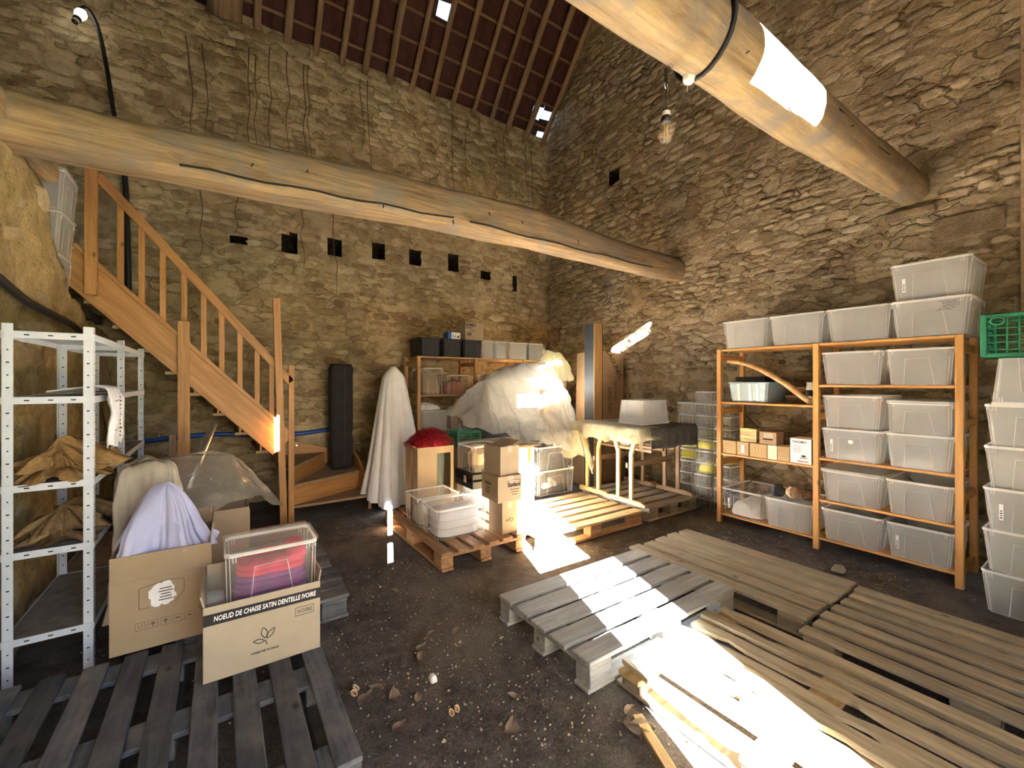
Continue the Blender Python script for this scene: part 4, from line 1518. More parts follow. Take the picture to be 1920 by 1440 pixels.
t = carton('small_carton', 'dull brown carton with a torn slot beside the tilted plywood block', 4.32, 4.47, 1.91, 2.065, 0.8555, 0.975, 'cardboard_dark', cat='carton', tape=False)
obj('slot', box_me(0.001, 0.09, 0.012, 0), 'hole_black', t, (-0.0758, 0.0, 0.05))
obj('label', box_me(0.001, 0.08, 0.045, 0), 'cardboard_light', t, (-0.0757, -0.005, 0.085))
t = carton('coffee_machine_box', 'white printed coffee machine box with teal side beside the middle post', 4.30, 4.48, 1.615, 1.785, 0.721, 0.945, 'paper_white', tape=False, cat='box')
obj('teal_side', box_me(0.176, 0.001, 0.22, 0, True), 'teal_dark', t, (0, -0.0858, 0.002))
text('TASSIMO', 0.030, 'ink', t, (-0.091, 0.01, 0.192), (R(90), 0, -R(90)), bold=0.0006)
for k in range(5):
    obj('print_line', box_me(0.0008, 0.06 + 0.02 * (k % 2), 0.003, 0), 'ink_brown', t, (-0.0905, 0.03, 0.16 - k * 0.014))
obj('printed_cup', mesh('cup', *lathe_geo([(0.012, 0), (0.017, 0.004), (0.017, 0.018)], 10)), 'ink', t, (-0.0905, -0.025, 0.06), (0, 0, 0), (0.05, 1, 1))
obj('printed_saucer', box_me(0.0008, 0.06, 0.006, 0), 'ink', t, (-0.0905, -0.025, 0.052))
obj('print_line', box_me(0.0008, 0.09, 0.012, 0), 'terracotta_stuff', t, (-0.0905, -0.02, 0.02))
# brown jugs on the bottom-board box
for (y, x, r, mat, lab) in ((1.93, 4.40, 0.065, 'dark_stuff', 'dark round jug lying on the bottom box'), (1.80, 4.42, 0.07, 'pottery_tan', 'tan pottery pot on the bottom box'), (1.70, 4.46, 0.06, 'pottery_brown', 'shiny brown pot on the bottom box by the middle post')):
    t = thing('pottery_pot', lab, 'pot', (x, y, 0.367))
    obj('body', mesh('pot', *lathe_geo([(r * 0.6, 0), (r, r * 0.6), (r * 0.95, r * 1.1), (r * 0.55, r * 1.5), (r * 0.6, r * 1.65), (r * 0.5, r * 1.6)], 16), True), mat, t)
    obj('handle', mesh('h', *tube_geo([(-r * 0.5, 0, r * 1.5), (-r * 1.2, 0, r * 1.3), (-r * 1.25, 0, r * 0.8), (-r * 0.95, 0, r * 0.6)], 0.008, 6), True), mat, t)

# ------------------------------------------------------------------ stairs
def make_stairs():
    t = thing('wooden_stairs', 'steep pine staircase with banister climbing to the loft', 'stairs', (0.55, 4.9, 0))
    o = t.location
    YS = 4.88
    def pr(name, poly, y0, y1, mat='pine_stair'):
        # polygon in world XZ extruded in Y; local X follows the slope so the grain does too
        return prism(name, [(x - o.x, z) for x, z in poly], y1 - y0, mat, t, (0, y0 - o.y, 0))
    # stringers
    def stringer(y0, y1):
        a = Vector((-1.05, 0, 2.47)); b = Vector((0.53, 0, 0.815))
        L = (b - a).length
        me = box_me(L, y1 - y0, 0.27, 0.003)
        st = obj('stringer', me, 'pine_stair', t)
        x = (b - a).normalized(); z = Vector((0, 0, 1)); z = (z - x * z.dot(x)).normalized(); y = z.cross(x)
        m = Matrix((x, y, z)).transposed().to_4x4()
        m.translation = (a + b) / 2 + Vector((0, (y0 + y1) / 2, 0)) - Vector(o)
        st.matrix_local = m
    stringer(YS, YS + 0.04)
    stringer(5.80, 5.84)
    # treads of the straight flight
    for k in range(8):
        z = 0.74 + 0.195 * k
        x = 0.50 - 0.175 * k
        box('tread', x - 0.21, x + 0.02, YS + 0.04, 5.80, z, z + 0.03, 'pine_dull', t, 0.003, o)
        box('riser', x + 0.0, x + 0.018, YS + 0.04, 5.80, z - 0.165, z, 'pine_stair', t, 0.002, o)
    # winder steps at the foot
    def slab(name, poly, z0, z1, mat):
        n = len(poly)
        vs = [(x - o.x, y - o.y, z0) for x, y in poly] + [(x - o.x, y - o.y, z1) for x, y in poly]
        fs = [tuple(range(n))[::-1], tuple(range(n, 2 * n))] + [(i, (i + 1) % n, n + (i + 1) % n, n + i) for i in range(n)]
        return obj(name, mesh(name, vs, fs), mat, t)
    slab('tread', [(0.60, 4.95), (1.40, 4.95), (1.40, 5.42), (0.60, 5.02)], 0.135, 0.16, 'pine_dull')
    plank_between('riser', (0.62, 4.985, 0.255), (1.40, 5.385, 0.255), 0.19, 0.022, 'pine_stair', t, o)
    slab('tread', [(0.62, 4.97), (1.40, 5.36), (1.40, 5.84), (1.06, 5.84), (0.62, 5.02)], 0.35, 0.375, 'pine_dull')
    plank_between('riser', (0.625, 5.01, 0.455), (1.08, 5.80, 0.455), 0.16, 0.022, 'pine_stair', t, o)
    slab('tread', [(0.52, 5.0), (0.62, 4.99), (1.10, 5.84), (0.52, 5.84)], 0.535, 0.56, 'pine_dull')
    box('riser', 0.52, 0.54, 4.95, 5.8, 0.56, 0.74, 'pine_stair', t, 0.002, o)
    # outer stringer boards around the winders
    prism('outer_board', [(0, 0), (0.035, 0), (0.035, 0.16), (0.9, 0.16), (0.9, 0.60), (0.55, 0.52), (0.20, 0.38), (0.0, 0.20)], 0.03, 'pine_stair', t, (1.43 - o.x, 4.95 - o.y, 0), (0, 0, R(90)))
    pr('outer_board', [(0.5, 0.56), (1.40, 0.36), (1.40, 0.58), (1.1, 0.62), (0.5, 0.80)], 5.842, 5.87)
    box('foot_post', 1.14, 1.20, 5.80, 5.86, 0.375, 0.70, 'pine_stair', t, 0.003, o)
    # newel posts
    plank_between('newel_post', (0.528, YS - 0.035, 0.0), (0.462, YS - 0.035, 2.29), 0.065, 0.05, 'pine_stair', t, o, up=(1, 0, 0))
    plank_between('newel_post', (0.60, YS + 0.02, 0.0), (0.602, YS + 0.02, 1.625), 0.055, 0.05, 'pine_stair', t, o, up=(1, 0, 0))
    plank_between('newel_post', (-0.875, YS - 0.032, 2.17), (-0.875, YS - 0.032, 3.235), 0.075, 0.06, 'pine_stair', t, o, up=(1, 0, 0))
    plank_between('support_post', (-0.272, YS - 0.028, 0.0), (-0.272, YS - 0.028, 2.0), 0.088, 0.05, 'pine_stair', t, o, up=(1, 0, 0))
    # handrail and balusters
    ra, rb = Vector((-0.845, YS + 0.015, 3.175)), Vector((0.60, YS + 0.015, 1.45))
    plank_between('handrail', ra, rb, 0.075, 0.04, 'pine_stair', t, o)
    for x in (-0.704, -0.566, -0.422, -0.272, -0.127, 0.012, 0.157, 0.299, 0.425):
        zt = ra.z + (rb.z - ra.z) * (x - ra.x) / (rb.x - ra.x) - 0.03
        zb = 2.47 + (0.815 - 2.47) * (x + 1.05) / 1.58 + 0.175
        plank_between('baluster', (x, YS + 0.02, zb), (x, YS + 0.02, zt), 0.045, 0.03, 'pine_stair', t, o, up=(1, 0, 0))
    # toe moulding along the stringer top
    plank_between('moulding', (-0.98, YS + 0.0, 2.575), (0.50, YS + 0.0, 1.025), 0.035, 0.055, 'pine_stair', t, o)
    return t
make_stairs()

# boxes on the loft landing
LB = (-1.17, 4.62)
for k, lab in enumerate(('frosted box on the loft landing, lowest of three', 'frosted box on the loft landing, middle of three', 'frosted box on the loft landing, topmost of three')):
    sbox(lab, (LB[0] - 0.02 * (2 - k), LB[1] + 0.012 * (2 - k), 2.121 + k * 0.302), R(90), w=0.38, d=0.46, h=0.286, lid=True)
tag(obj('red_bag', heap_me(0.13, 0.12, 0.16, 3, crumple=0.2), 'fabric_red', None, (-1.16, 4.72, 2.121 + 0.906 + 0.016)), 'red bag lying on the topmost landing box', 'bag')

# ------------------------------------------------------------------ white slotted metal shelving
def metal_shelf():
    t = thing('metal_shelving', 'white slotted angle metal shelving along the stub wall', 'shelving', (-0.69, 3.0, 0))
    o = t.location
    X0, X1 = -0.845, -0.535
    ys = [3.0, 3.86, 4.74]
    levels = [1.70, 1.385, 0.965, 0.645, 0.235]
    ang = []
    for yi, y in enumerate(ys):
        for x, sx in ((X0, 1), (X1, -1)):
            sy = 1 if yi == 0 else -1
            # L profile
            box('upright', min(x, x + sx * 0.036), max(x, x + sx * 0.036), y - 0.0015, y + 0.0015, 0, 1.735, 'white_metal', t, 0, o)
            box('upright', x - 0.0015, x + 0.0015, min(y, y + sy * 0.036), max(y, y + sy * 0.036), 0, 1.735, 'white_metal', t, 0, o)
            parts = []
            for k in range(28):
                z = 0.05 + k * 0.06
                for (cx, cy, dx, dy) in ((x + sx * 0.018, y - 0.002, 0.0055 if k % 2 else 0.003, 0.0004), (x + (0.002 if sx < 0 else -0.002), y + sy * 0.018, 0.0004, 0.0055 if k % 2 else 0.003)):
                    v = [(cx + a * dx - o.x, cy + b * dy - o.y, z + c * 0.003) for c in (-1, 1) for b in (-1, 1) for a in (-1, 1)]
                    parts.append((v, [(0, 1, 5, 4), (2, 6, 7, 3), (0, 4, 6, 2), (1, 3, 7, 5), (4, 5, 7, 6), (0, 2, 3, 1)]))
            v, f = join_geo(parts)
            stuff(obj('slot_holes', mesh('slot_holes', v, f), 'hole_black', t))
    for bi, (a, b) in enumerate(zip(ys, ys[1:])):
        for z in levels:
            if bi == 1 and z in (0.645,):
                continue
            sh = box('shelf_tray', X0 + 0.004, X1 - 0.004, a + 0.004, b - 0.004, z - 0.006, z - 0.003, 'shelf_dark' if z < 1.6 else 'white_metal', t, 0, o)
            for (x0, x1, y0, y1) in ((X0 + 0.003, X1 - 0.003, a - 0.0045, a - 0.0015), (X0 + 0.003, X1 - 0.003, b - 0.006, b - 0.003), (X1 + 0.0018, X1 + 0.0045, a, b), (X0 - 0.0045, X0 - 0.0018, a, b)):
                box('tray_edge', x0, x1, y0, y1, z - 0.034, z, 'white_metal', t, 0, o)
            for xx in (X0 + 0.08, X0 + 0.16, X0 + 0.24):
                if bi == 0:
                    box('edge_slot', xx - 0.009, xx + 0.009, a - 0.0052, a - 0.0045, z - 0.02, z - 0.014, 'hole_black', t, 0, o)
metal_shelf()

# white cloth with dashed stitching hanging over the tray edge
def hanging_cloth():
    t = thing('stitched_cloth', 'white cloth with black dashed stitching hanging over the upper tray', 'cloth', (-0.53, 3.27, 1.39))
    vs, fs = [], []
    nu, nv = 20, 16
    path = [(-0.20, 0.012), (-0.10, 0.03), (0.0, 0.035), (0.03, 0.0), (0.04, -0.10), (0.035, -0.20), (0.03, -0.29)]
    pp = smooth_path([Vector((a, 0, b)) for a, b in path], 4)
    nv = len(pp)
    for j, p in enumerate(pp):
        for i in range(nu + 1):
            u = -0.165 + 0.33 * i / nu
            w = 0.010 * math.sin(i * 1.3 + j * 0.15) + 0.012 * fbm((u * 9, j * 0.2, 2), 1.0, 2)
            k = 1 - 0.25 * max(0, j / nv - 0.5)
            vs.append((p.x + w * (1 if p.z < 0 else 0.1) + 0.004, u * k, p.z + (w * 0.6 if p.z > 0 else 0) + (0.015 * math.sin(i * 0.9) if j == nv - 1 else 0)))
    for j in range(nv - 1):
        for i in range(nu):
            a = j * (nu + 1) + i
            fs.append((a, a + 1, a + nu + 2, a + nu + 1))
    me = mesh('cloth', vs, fs, True)
    o = obj('cloth', me, 'cloth_white', t)
    sd = o.modifiers.new('thick', 'SOLIDIFY'); sd.thickness = 0.004
    for k in range(11):
        z = -0.02 - k * 0.022
        obj('stitch', box_me(0.003, 0.010, 0.009, 0), 'ink', t, (0.054 - 0.00 * k, 0.035 + 0.004 * math.sin(k), z))
    for z in (-0.04, -0.12, -0.20):
        obj('seam', mesh('seam', *tube_geo([(0.052 + 0.004 * math.sin(q), -0.10 + 0.02 * q, z + 0.004 * math.sin(q * 1.3)) for q in range(11)], 0.0016, 4)), 'ink', t)
hanging_cloth()

# ------------------------------------------------------------------ cartons at the left
t = carton('open_carton', 'big open brown carton with handling symbols and a torn white label', -0.435, -0.04, 2.745, 3.14, 0.146, 0.615, 'cardboard', flaps=[('r', 0.10, 0.12), ('b', 0.10, 0.7)])
w2, d2 = 0.1975, 0.1975
for k in range(5):
    cx = -0.085 + k * 0.048
    for (a, b, cc, dd) in ((-0.018, 0.018, 0.018, 0.0195), (-0.018, 0.018, -0.0195, -0.018), (-0.0195, -0.018, -0.0195, 0.0195), (0.018, 0.0195, -0.0195, 0.0195)):
        obj('symbol_frame', box_me(b - a, 0.0006, dd - cc, 0), 'ink_brown', t, (cx + (a + b) / 2, -d2 - 0.0004, 0.115 + (cc + dd) / 2))
    if k == 0:
        text('11', 0.024, 'ink_brown', t, (cx, -d2 - 0.0006, 0.115))
    elif k in (1, 2):
        pts = [(0.012, 0.0), (0.0, 0.012), (-0.012, 0.0), (-0.002, 0.0), (-0.002, -0.012), (0.002, -0.012), (0.002, 0.0)]
        prism('symbol', [(x, z) for x, z in pts], 0.0006, 'ink_brown', t, (cx, -d2 - 0.0008, 0.115))
    else:
        obj('symbol', box_me(0.018, 0.0006, 0.006, 0), 'ink_brown', t, (cx, -d2 - 0.0006, 0.117))
# torn label: jagged outline
rng = random.Random(4)
poly = []
for k in range(34):
    a = 2 * math.pi * k / 34
    q = (abs(math.cos(a)) ** 4 + abs(math.sin(a)) ** 4) ** -0.25
    j = rng.uniform(0.78, 1.02)
    poly.append((math.cos(a) * q * 0.055 * j, math.sin(a) * q * 0.062 * j))
prism('torn_label', poly, 0.0006, 'paper_white', t, (0.0, -d2 - 0.0008, 0.255))
for k in range(5):
    obj('label_print', box_me(0.055 - 0.008 * (k % 3), 0.0004, 0.005, 0), 'ink_brown', t, (0.012, -d2 - 0.0012, 0.225 + k * 0.014))
for (ax, az, bx_, bz) in ((-0.09, 0.20, -0.09, 0.30), (-0.09, 0.30, 0.02, 0.32), (0.02, 0.32, 0.085, 0.31), (0.085, 0.31, 0.085, 0.25), (0.085, 0.25, 0.05, 0.20), (-0.09, 0.20, -0.05, 0.20)):
    obj('print_frame', mesh('pf', *tube_geo([(ax, -d2 - 0.0004, az), (bx_, -d2 - 0.0004, bz)], 0.0012, 4)), 'ink_brown', t)
obj('crease', box_me(0.39, 0.0006, 0.0025, 0), 'cardboard_dark', t, (0, -d2 - 0.0003, 0.345))

t = carton('banded_carton', 'carton with black lettered band and leaf emblem holding the purple box', -0.062, 0.408, 2.278, 2.66, 0.146, 0.475, 'cardboard_light', flaps=[('l', 0.05, 0.25), ('r', 0.05, 0.15), ('b', 0.05, 0.35)])
W, DD = 0.235, 0.191
fy = -DD - 0.0006
obj('black_band', box_me(0.47, 0.0008, 0.050, 0), 'ink', t, (0, fy, 0.272))
text('NOEUD DE CHAISE SATIN DENTELLE IVOIRE', 0.0315, 'paper_white', t, (0.008, fy - 0.0008, 0.272), sx=0.655, bold=0.0006, shear=0.15)
for (a, b, cc, dd) in ((-0.04, 0.04, 0.018, 0.02), (-0.04, 0.04, -0.02, -0.018), (-0.041, -0.039, -0.02, 0.02), (0.039, 0.041, -0.02, 0.02)):
    obj('print_frame', box_me(b - a, 0.0006, dd - cc, 0), 'ink', t, (0.165 + (a + b) / 2, fy, 0.205 + (cc + dd) / 2))
text('IVOIRE', 0.026, 'ink', t, (0.165, fy - 0.0003, 0.204), sx=0.85)
def leaf_outline(parent, cx, cz, ang, ln, wd):
    pts = []
    for k in range(17):
        s = k / 8.0
        if s <= 1:
            x, y = s * ln, wd * math.sin(math.pi * s ** 0.9)
        else:
            x, y = (2 - s) * ln, -wd * math.sin(math.pi * (2 - s) ** 0.9)
        pts.append((cx + x * math.cos(ang) - y * math.sin(ang), fy - 0.0002, cz + x * math.sin(ang) + y * math.cos(ang)))
    obj('leaf_emblem', mesh('leaf', *tube_geo(pts + [pts[0]], 0.0018, 5)), 'ink', parent)
leaf_outline(t, 0.0, 0.125, R(100), 0.052, 0.012)
leaf_outline(t, 0.006, 0.122, R(52), 0.052, 0.010)
leaf_outline(t, -0.004, 0.113, R(168), 0.046, 0.009)
obj('leaf_emblem', mesh('stem', *tube_geo([(-0.002, fy, 0.115), (0.004, fy, 0.105), (0.005, fy, 0.094)], 0.0018, 5)), 'ink', t)
text('HARMONIE FLORALE', 0.0125, 'ink', t, (-0.002, fy - 0.0003, 0.068), sx=0.95, bold=0.0003)
obj('clear_wrap', heap_me(0.05, 0.05, 0.07, 9, crumple=0.6), 'clear_box', t, (-0.195, -0.10, 0.30))

pb = sbox('clear box of purple and red fabric standing in the black-banded carton', (0.21, 2.475, 0.385), 0.0, w=0.39, d=0.28, h=0.28, taper=0.93, lid=True, mat='clear_box')
# folded fabric layers inside
for k in range(7):
    me = heap_me(0.165 - 0.003 * k, 0.115, 0.036, seed=k, flat=True, crumple=0.6, freq=14)
    obj('fabric_layer', me, 'fabric_red' if k in (5, 6) else 'fabric_purple', pb, (0.004 * (k % 2), 0, 0.012 + k * 0.027))
obj('fabric_layer', heap_me(0.05, 0.09, 0.05, 4, crumple=0.6), 'fabric_red', pb, (0.11, 0, 0.19))

t = carton('flat_carton', 'half hidden brown carton under the dusty plastic sheet', -0.185, 0.165, 3.36, 3.72, 0.146, 0.60, 'cardboard', flaps=[('f', 0.02, 0.1)])

def drape_sheet(name, label, cat, outline, peaks, mat, seed=0, n=90, m=30, fold=0.05, nf=11, power=0.8, smooth=True):
    """sheet hanging from a ridge line (peaks: list of points) to a hem outline (list of points around)"""
    hem = smooth_path([Vector(p) for p in outline] + [Vector(outline[0])], 10)
    hem = [hem[int(i * (len(hem) - 1) / n)] for i in range(n)]
    pk = [Vector(p) for p in peaks]
    def nearest(p):
        best = None
        for a, b in zip(pk, pk[1:]) if len(pk) > 1 else [(pk[0], pk[0] + Vector((1e-4, 0, 0)))]:
            ab = b - a
            q = (p - a).copy(); q.z = 0
            ab2 = ab.copy(); ab2.z = 0
            t = max(0, min(1, q.dot(ab2) / max(ab2.length_squared, 1e-8)))
            c = a + ab * t
            d = (Vector((c.x, c.y, 0)) - Vector((p.x, p.y, 0))).length
            if best is None or d < best[0]:
                best = (d, c)
        return best[1]
    tops = [nearest(h) for h in hem]
    # soften the ridge correspondence
    for _ in range(6):
        tops = [(tops[i - 1] + tops[i] * 2 + tops[(i + 1) % n]) / 4 for i in range(n)]
    vs, fs = [], []
    for j in range(m + 1):
        t = j / m
        for i in range(n):
            a, b = tops[i], hem[i]
            hor = t ** power
            ver = t ** (1.0 / power) if power < 1 else t
            p = Vector((a.x + (b.x - a.x) * hor, a.y + (b.y - a.y) * hor, a.z + (b.z - a.z) * ver))
            out = Vector((b.x - a.x, b.y - a.y, 0))
            L = out.length
            if L > 1e-5:
                out /= L
            w = fold * t * (0.7 * math.sin(nf * 2 * math.pi * i / n + seed + 1.5 * noise.noise(Vector((i * 0.11, t * 2, seed)))) + 1.2 * noise.noise(Vector((p.x * 4, p.y * 4, p.z * 2.5 + seed))))
            w += fold * 0.45 * (1 - abs(noise.noise(Vector((p.x * 6, p.y * 6, p.z * 6 + seed)))) * 2) * min(1, t * 3)
            p += out * w
            p.z += fold * 0.5 * noise.noise(Vector((p.x * 7, p.y * 7, seed))) * (1 if t < 0.95 else 1.6)
            vs.append(p)
    for j in range(m):
        for i in range(n):
            fs.append((j * n + i, j * n + (i + 1) % n, (j + 1) * n + (i + 1) % n, (j + 1) * n + i))
    fs.append(tuple(range(n)))
    base = Vector((sum(p.x for p in hem) / n, sum(p.y for p in hem) / n, min(p.z for p in hem)))
    o = obj(name, mesh(name, [v - base for v in vs], fs, smooth), mat, None, base)
    return tag(o, label, cat)

def crumpled(name, label, cat, z, y0, y1, mat, layers, seed):
    t = thing(name, label, cat, (-0.69, (y0 + y1) / 2, z))
    for k, (dx0, dx1, dy0, dy1, h, fo) in enumerate(layers):
        xa, xb = -0.83 + dx0, -0.55 + dx1
        ya, yb = y0 + dy0, y1 + dy1
        zz = z + 0.006 + 0.035 * k
        o = drape_sheet('fold', '', '', [(xa, ya, zz), ((xa + xb) / 2, ya - 0.015, zz), (xb, ya, zz), (xb + 0.012, (ya + yb) / 2, zz), (xb - 0.02, yb, zz), ((xa + xb) / 2, yb + 0.02, zz), (xa, yb, zz), (xa - 0.0, (ya + yb) / 2, zz)],
                        [(xa + 0.10, ya + (yb - ya) * 0.35, zz + h), ((xa + xb) / 2 + 0.03, ya + (yb - ya) * 0.65, zz + h * 0.9)], mat, seed + k * 2.3, n=130, m=36, fold=fo, nf=9, power=1.25)
        for key in ('label', 'category'):
            del o[key]
        o.parent = t
        o.location = o.location - Vector(t.location)
crumpled('burlap_cloth', 'crumpled tan burlap cloth on the middle tray of the white shelving', 'cloth', 0.966, 3.03, 3.74, 'burlap', [(0, 0, 0, 0, 0.10, 0.05), (0.0, 0.0, 0.10, -0.05, 0.14, 0.075)], 3.0)
crumpled('burlap_sack', 'dark folded burlap sacks on the lower tray of the white shelving', 'sack', 0.646, 3.06, 3.76, 'burlap_dark', [(0, 0, 0, 0, 0.08, 0.045), (0.02, 0.0, 0.05, -0.08, 0.12, 0.06)], 7.0)
drape_sheet('linen_sack', 'pale linen sack slumped behind the open carton', 'sack',
            [(-0.49, 3.17, 0.155), (-0.30, 3.16, 0.155), (-0.20, 3.20, 0.155), (-0.19, 3.32, 0.155), (-0.22, 3.46, 0.155), (-0.36, 3.47, 0.155), (-0.50, 3.42, 0.155)],
            [(-0.42, 3.30, 0.97), (-0.36, 3.32, 1.02), (-0.30, 3.33, 0.98)], 'cloth_linen', 1.0, n=100, m=40, fold=0.045, nf=7, power=0.42)
drape_sheet('blue_white_cloth', 'bluish white cloth heaped in the open carton', 'cloth',
            [(-0.415, 2.77, 0.60), (-0.24, 2.765, 0.60), (-0.08, 2.78, 0.60), (-0.06, 2.95, 0.55), (-0.08, 3.10, 0.55), (-0.25, 3.12, 0.55), (-0.41, 3.10, 0.55)],
            [(-0.30, 2.98, 0.90), (-0.24, 2.96, 0.91)], 'cloth_bluish', 6.0, n=100, m=36, fold=0.040, nf=6, power=0.85)
drape_sheet('plastic_sheet', 'dusty translucent plastic sheet thrown over the cartons by the stairs', 'plastic sheet',
            [(-0.50, 3.75, 0.90), (-0.42, 3.48, 0.80), (-0.25, 3.36, 0.62), (-0.12, 3.30, 0.62), (0.05, 3.42, 0.64), (0.22, 3.62, 0.62), (0.38, 3.86, 0.46), (0.30, 4.02, 0.60), (0.12, 4.12, 0.78), (-0.12, 4.12, 0.88), (-0.35, 4.0, 0.90)],
            [(-0.30, 3.82, 0.93), (-0.05, 3.88, 0.95), (0.08, 3.86, 0.90)], 'sheet_dusty', 2.0, fold=0.035, nf=7, power=0.95)
grid_crate('black plastic crate with white bars behind the linen sack', (-0.36, 3.62, 0.46), 0.20, 0.20, 0.38, 'black_plastic', 0, 6, 8)
tag(carton('under_box', 'grimy carton under the black plastic crate', -0.48, -0.31, 3.50, 3.74, 0.146, 0.458, 'cardboard_dark', tape=False), 'grimy carton under the black plastic crate', 'carton')
tag(tube('steel_tube', [(-0.42, 4.52, 0.0), (-0.045, 4.60, 1.09)], 0.028, 'steel', None, 14), 'shiny steel tube leaning behind the stair support post', 'tube')
tag(plank_between('leaning_board', (-0.62, 5.25, 0.0), (-0.92, 5.28, 1.75), 0.10, 0.025, 'old_board', up=(1, 0, 0)), 'grey plank leaning under the stairs', 'plank')
tag(plank_between('stair_board', (-0.36, 4.70, 0.0), (-0.34, 4.72, 1.0), 0.05, 0.03, 'old_board', up=(1, 0, 0)), 'dark board standing beside the stair support post', 'plank')

# hose and cables
tag(tube('blue_hose', [(-0.85, 5.985, 0.80), (-0.4, 5.985, 0.84), (0.0, 5.98, 0.85), (0.5, 5.985, 0.80), (0.9, 5.985, 0.80), (1.25, 5.985, 0.84)], 0.028, 'blue_hose', None, 10, smooth=4), 'blue hose running along the foot of the back wall', 'hose')
tag(tube('black_cable', [(-0.875, 2.6, 2.03), (-0.865, 3.2, 1.92), (-0.87, 3.5, 1.89), (-0.86, 3.9, 1.87), (-0.87, 4.3, 1.86), (-0.87, 4.8, 1.80), (-0.88, 5.3, 1.74)], 0.022, 'rubber', None, 8, smooth=4), 'thick black cable sagging along the ochre stub wall', 'cable')
tag(tube('lamp_cable', [(-0.80, 5.93, 2.0), (-0.79, 5.93, 2.4), (-0.80, 5.92, 3.0), (-0.82, 5.93, 3.6), (-0.90, 5.92, 4.2), (-0.945, 5.90, 4.6), (-1.0, 5.88, 4.95), (-1.05, 5.86, 5.10), (-1.10, 5.84, 5.14), (-1.13, 5.82, 5.08), (-1.135, 5.80, 4.97)],
          [0.028, 0.028, 0.026, 0.024, 0.02, 0.018, 0.018, 0.017, 0.016, 0.016, 0.016], 'rubber', None, 8, smooth=4), 'black cable rising up the back wall and arching over to the small lamp', 'cable')
def bulb(label, loc, tilt=0.0, hang=None):
    t = thing('light_bulb', label, 'lamp', loc)
    obj('glass', mesh('g', *lathe_geo([(0.002, -0.115), (0.022, -0.108), (0.033, -0.088), (0.036, -0.066), (0.030, -0.042), (0.018, -0.02), (0.015, -0.008)], 18), True), 'bulb_glass', t)
    obj('filament', mesh('f', *join_geo([tube_geo([(0.008 * math.cos(a), 0.008 * math.sin(a), -0.03), (0.011 * math.cos(a), 0.011 * math.sin(a), -0.09)], 0.0018, 5) for a in (0, 1.57, 3.14, 4.71)])), 'filament', t)
    obj('socket', mesh('s', *lathe_geo([(0.018, -0.022), (0.024, -0.02), (0.024, 0.0), (0.019, 0.004), (0.019, 0.035), (0.008, 0.045), (0.001, 0.046)], 14), True), 'rubber', t)
    obj('band', mesh('s', *lathe_geo([(0.0195, 0.008), (0.0195, 0.028)], 14, False), True), 'paper_white', t)
    if hang:
        obj('cord', mesh('c', *tube_geo([(0, 0, 0.04), (0.002, 0, 0.10), (0, 0, 0.14)], 0.003, 6), True), 'rubber', t)
        obj('hook_ring', mesh('c', *tube_geo([(0.012 * math.cos(a * 0.5), 0, 0.152 + 0.014 * math.sin(a * 0.5)) for a in range(14)], 0.003, 5), True), 'steel', t)
        obj('strap', box_me(0.018, 0.006, hang - 0.16, 0.001), 'rubber', t, (0, 0, 0.16 + (hang - 0.16) / 2))
    return t
bulb('bare filament bulb hanging from the log beam by a black strap', (1.72, 1.24, 2.69), hang=0.23)
lt = bulb('small lit looking lamp at the end of the arching cable', (-1.15, 5.80, 4.97))
lt.rotation_euler = (R(160), R(15), 0)
lt.scale = (1.3, 1.3, 1.3)
[c for c in lt.children if c.name.startswith('glass')][0].material_slots[0].link = 'OBJECT'
[c for c in lt.children if c.name.startswith('glass')][0].material_slots[0].material = M['bulb_lit']
ps = thing('lamp_holder', 'white porcelain lamp holder fixed under the log beam', 'lamp holder', (1.83, 1.19, 2.905))
obj('body', mesh('p', *lathe_geo([(0.030, 0.03), (0.032, 0.0), (0.026, -0.025), (0.018, -0.035), (0.017, -0.02), (0.001, -0.018)], 16), True), 'porcelain', ps)
obj('wire', mesh('w', *tube_geo([(0, 0, -0.02), (-0.005, 0, -0.05), (0.004, 0, -0.07)], 0.0015, 4)), 'steel', ps)
ps.rotation_euler = (R(12), 0, 0)
ring = []
for k in range(25):
    a = 2 * math.pi * k / 24
    ring.append((1.84 + 0.03 * math.cos(a), 1.13 + 0.168 * math.cos(a), 3.05 + 0.172 * math.sin(a)))
tag(tube('beam_cable', ring, 0.011, 'rubber', None, 6), 'black cable looped around the log beam', 'cable')

# dry roots hanging down the back wall
rng = random.Random(21)
ROOTS = [(-0.29, 5.32, 4.05), (-0.15, 5.3, 4.0), (0.25, 5.45, 3.95), (0.32, 5.4, 4.1), (0.47, 5.55, 4.0), (0.68, 5.58, 4.05), (0.88, 5.5, 4.0), (0.93, 5.52, 4.1), (1.60, 5.6, 4.6),
         (1.69, 5.62, 3.95), (2.97, 5.63, 3.95), (3.2, 5.4, 4.3), (3.93, 5.6, 4.6), (4.40, 5.58, 4.1), (4.52, 5.5, 3.9), (0.13, 4.0, 3.2), (0.85, 3.8, 2.9), (1.25, 3.7, 2.6), (-0.2, 3.9, 2.9)]
for (x, za, zb) in ROOTS:
    n = 9
    pts = [(x + 0.05 * fbm((x, k * 0.4, 0), 1.0, 2) + 0.03 * k / n, YB - 0.045, za + (zb - za) * k / (n - 1)) for k in range(n)]
    tag(tube('hanging_root', pts, [0.006 - 0.0004 * k for k in range(n)], 'root_brown', None, 5, smooth=2), 'thin dry root trailing down the back wall', 'root', 'dry roots on the back wall')

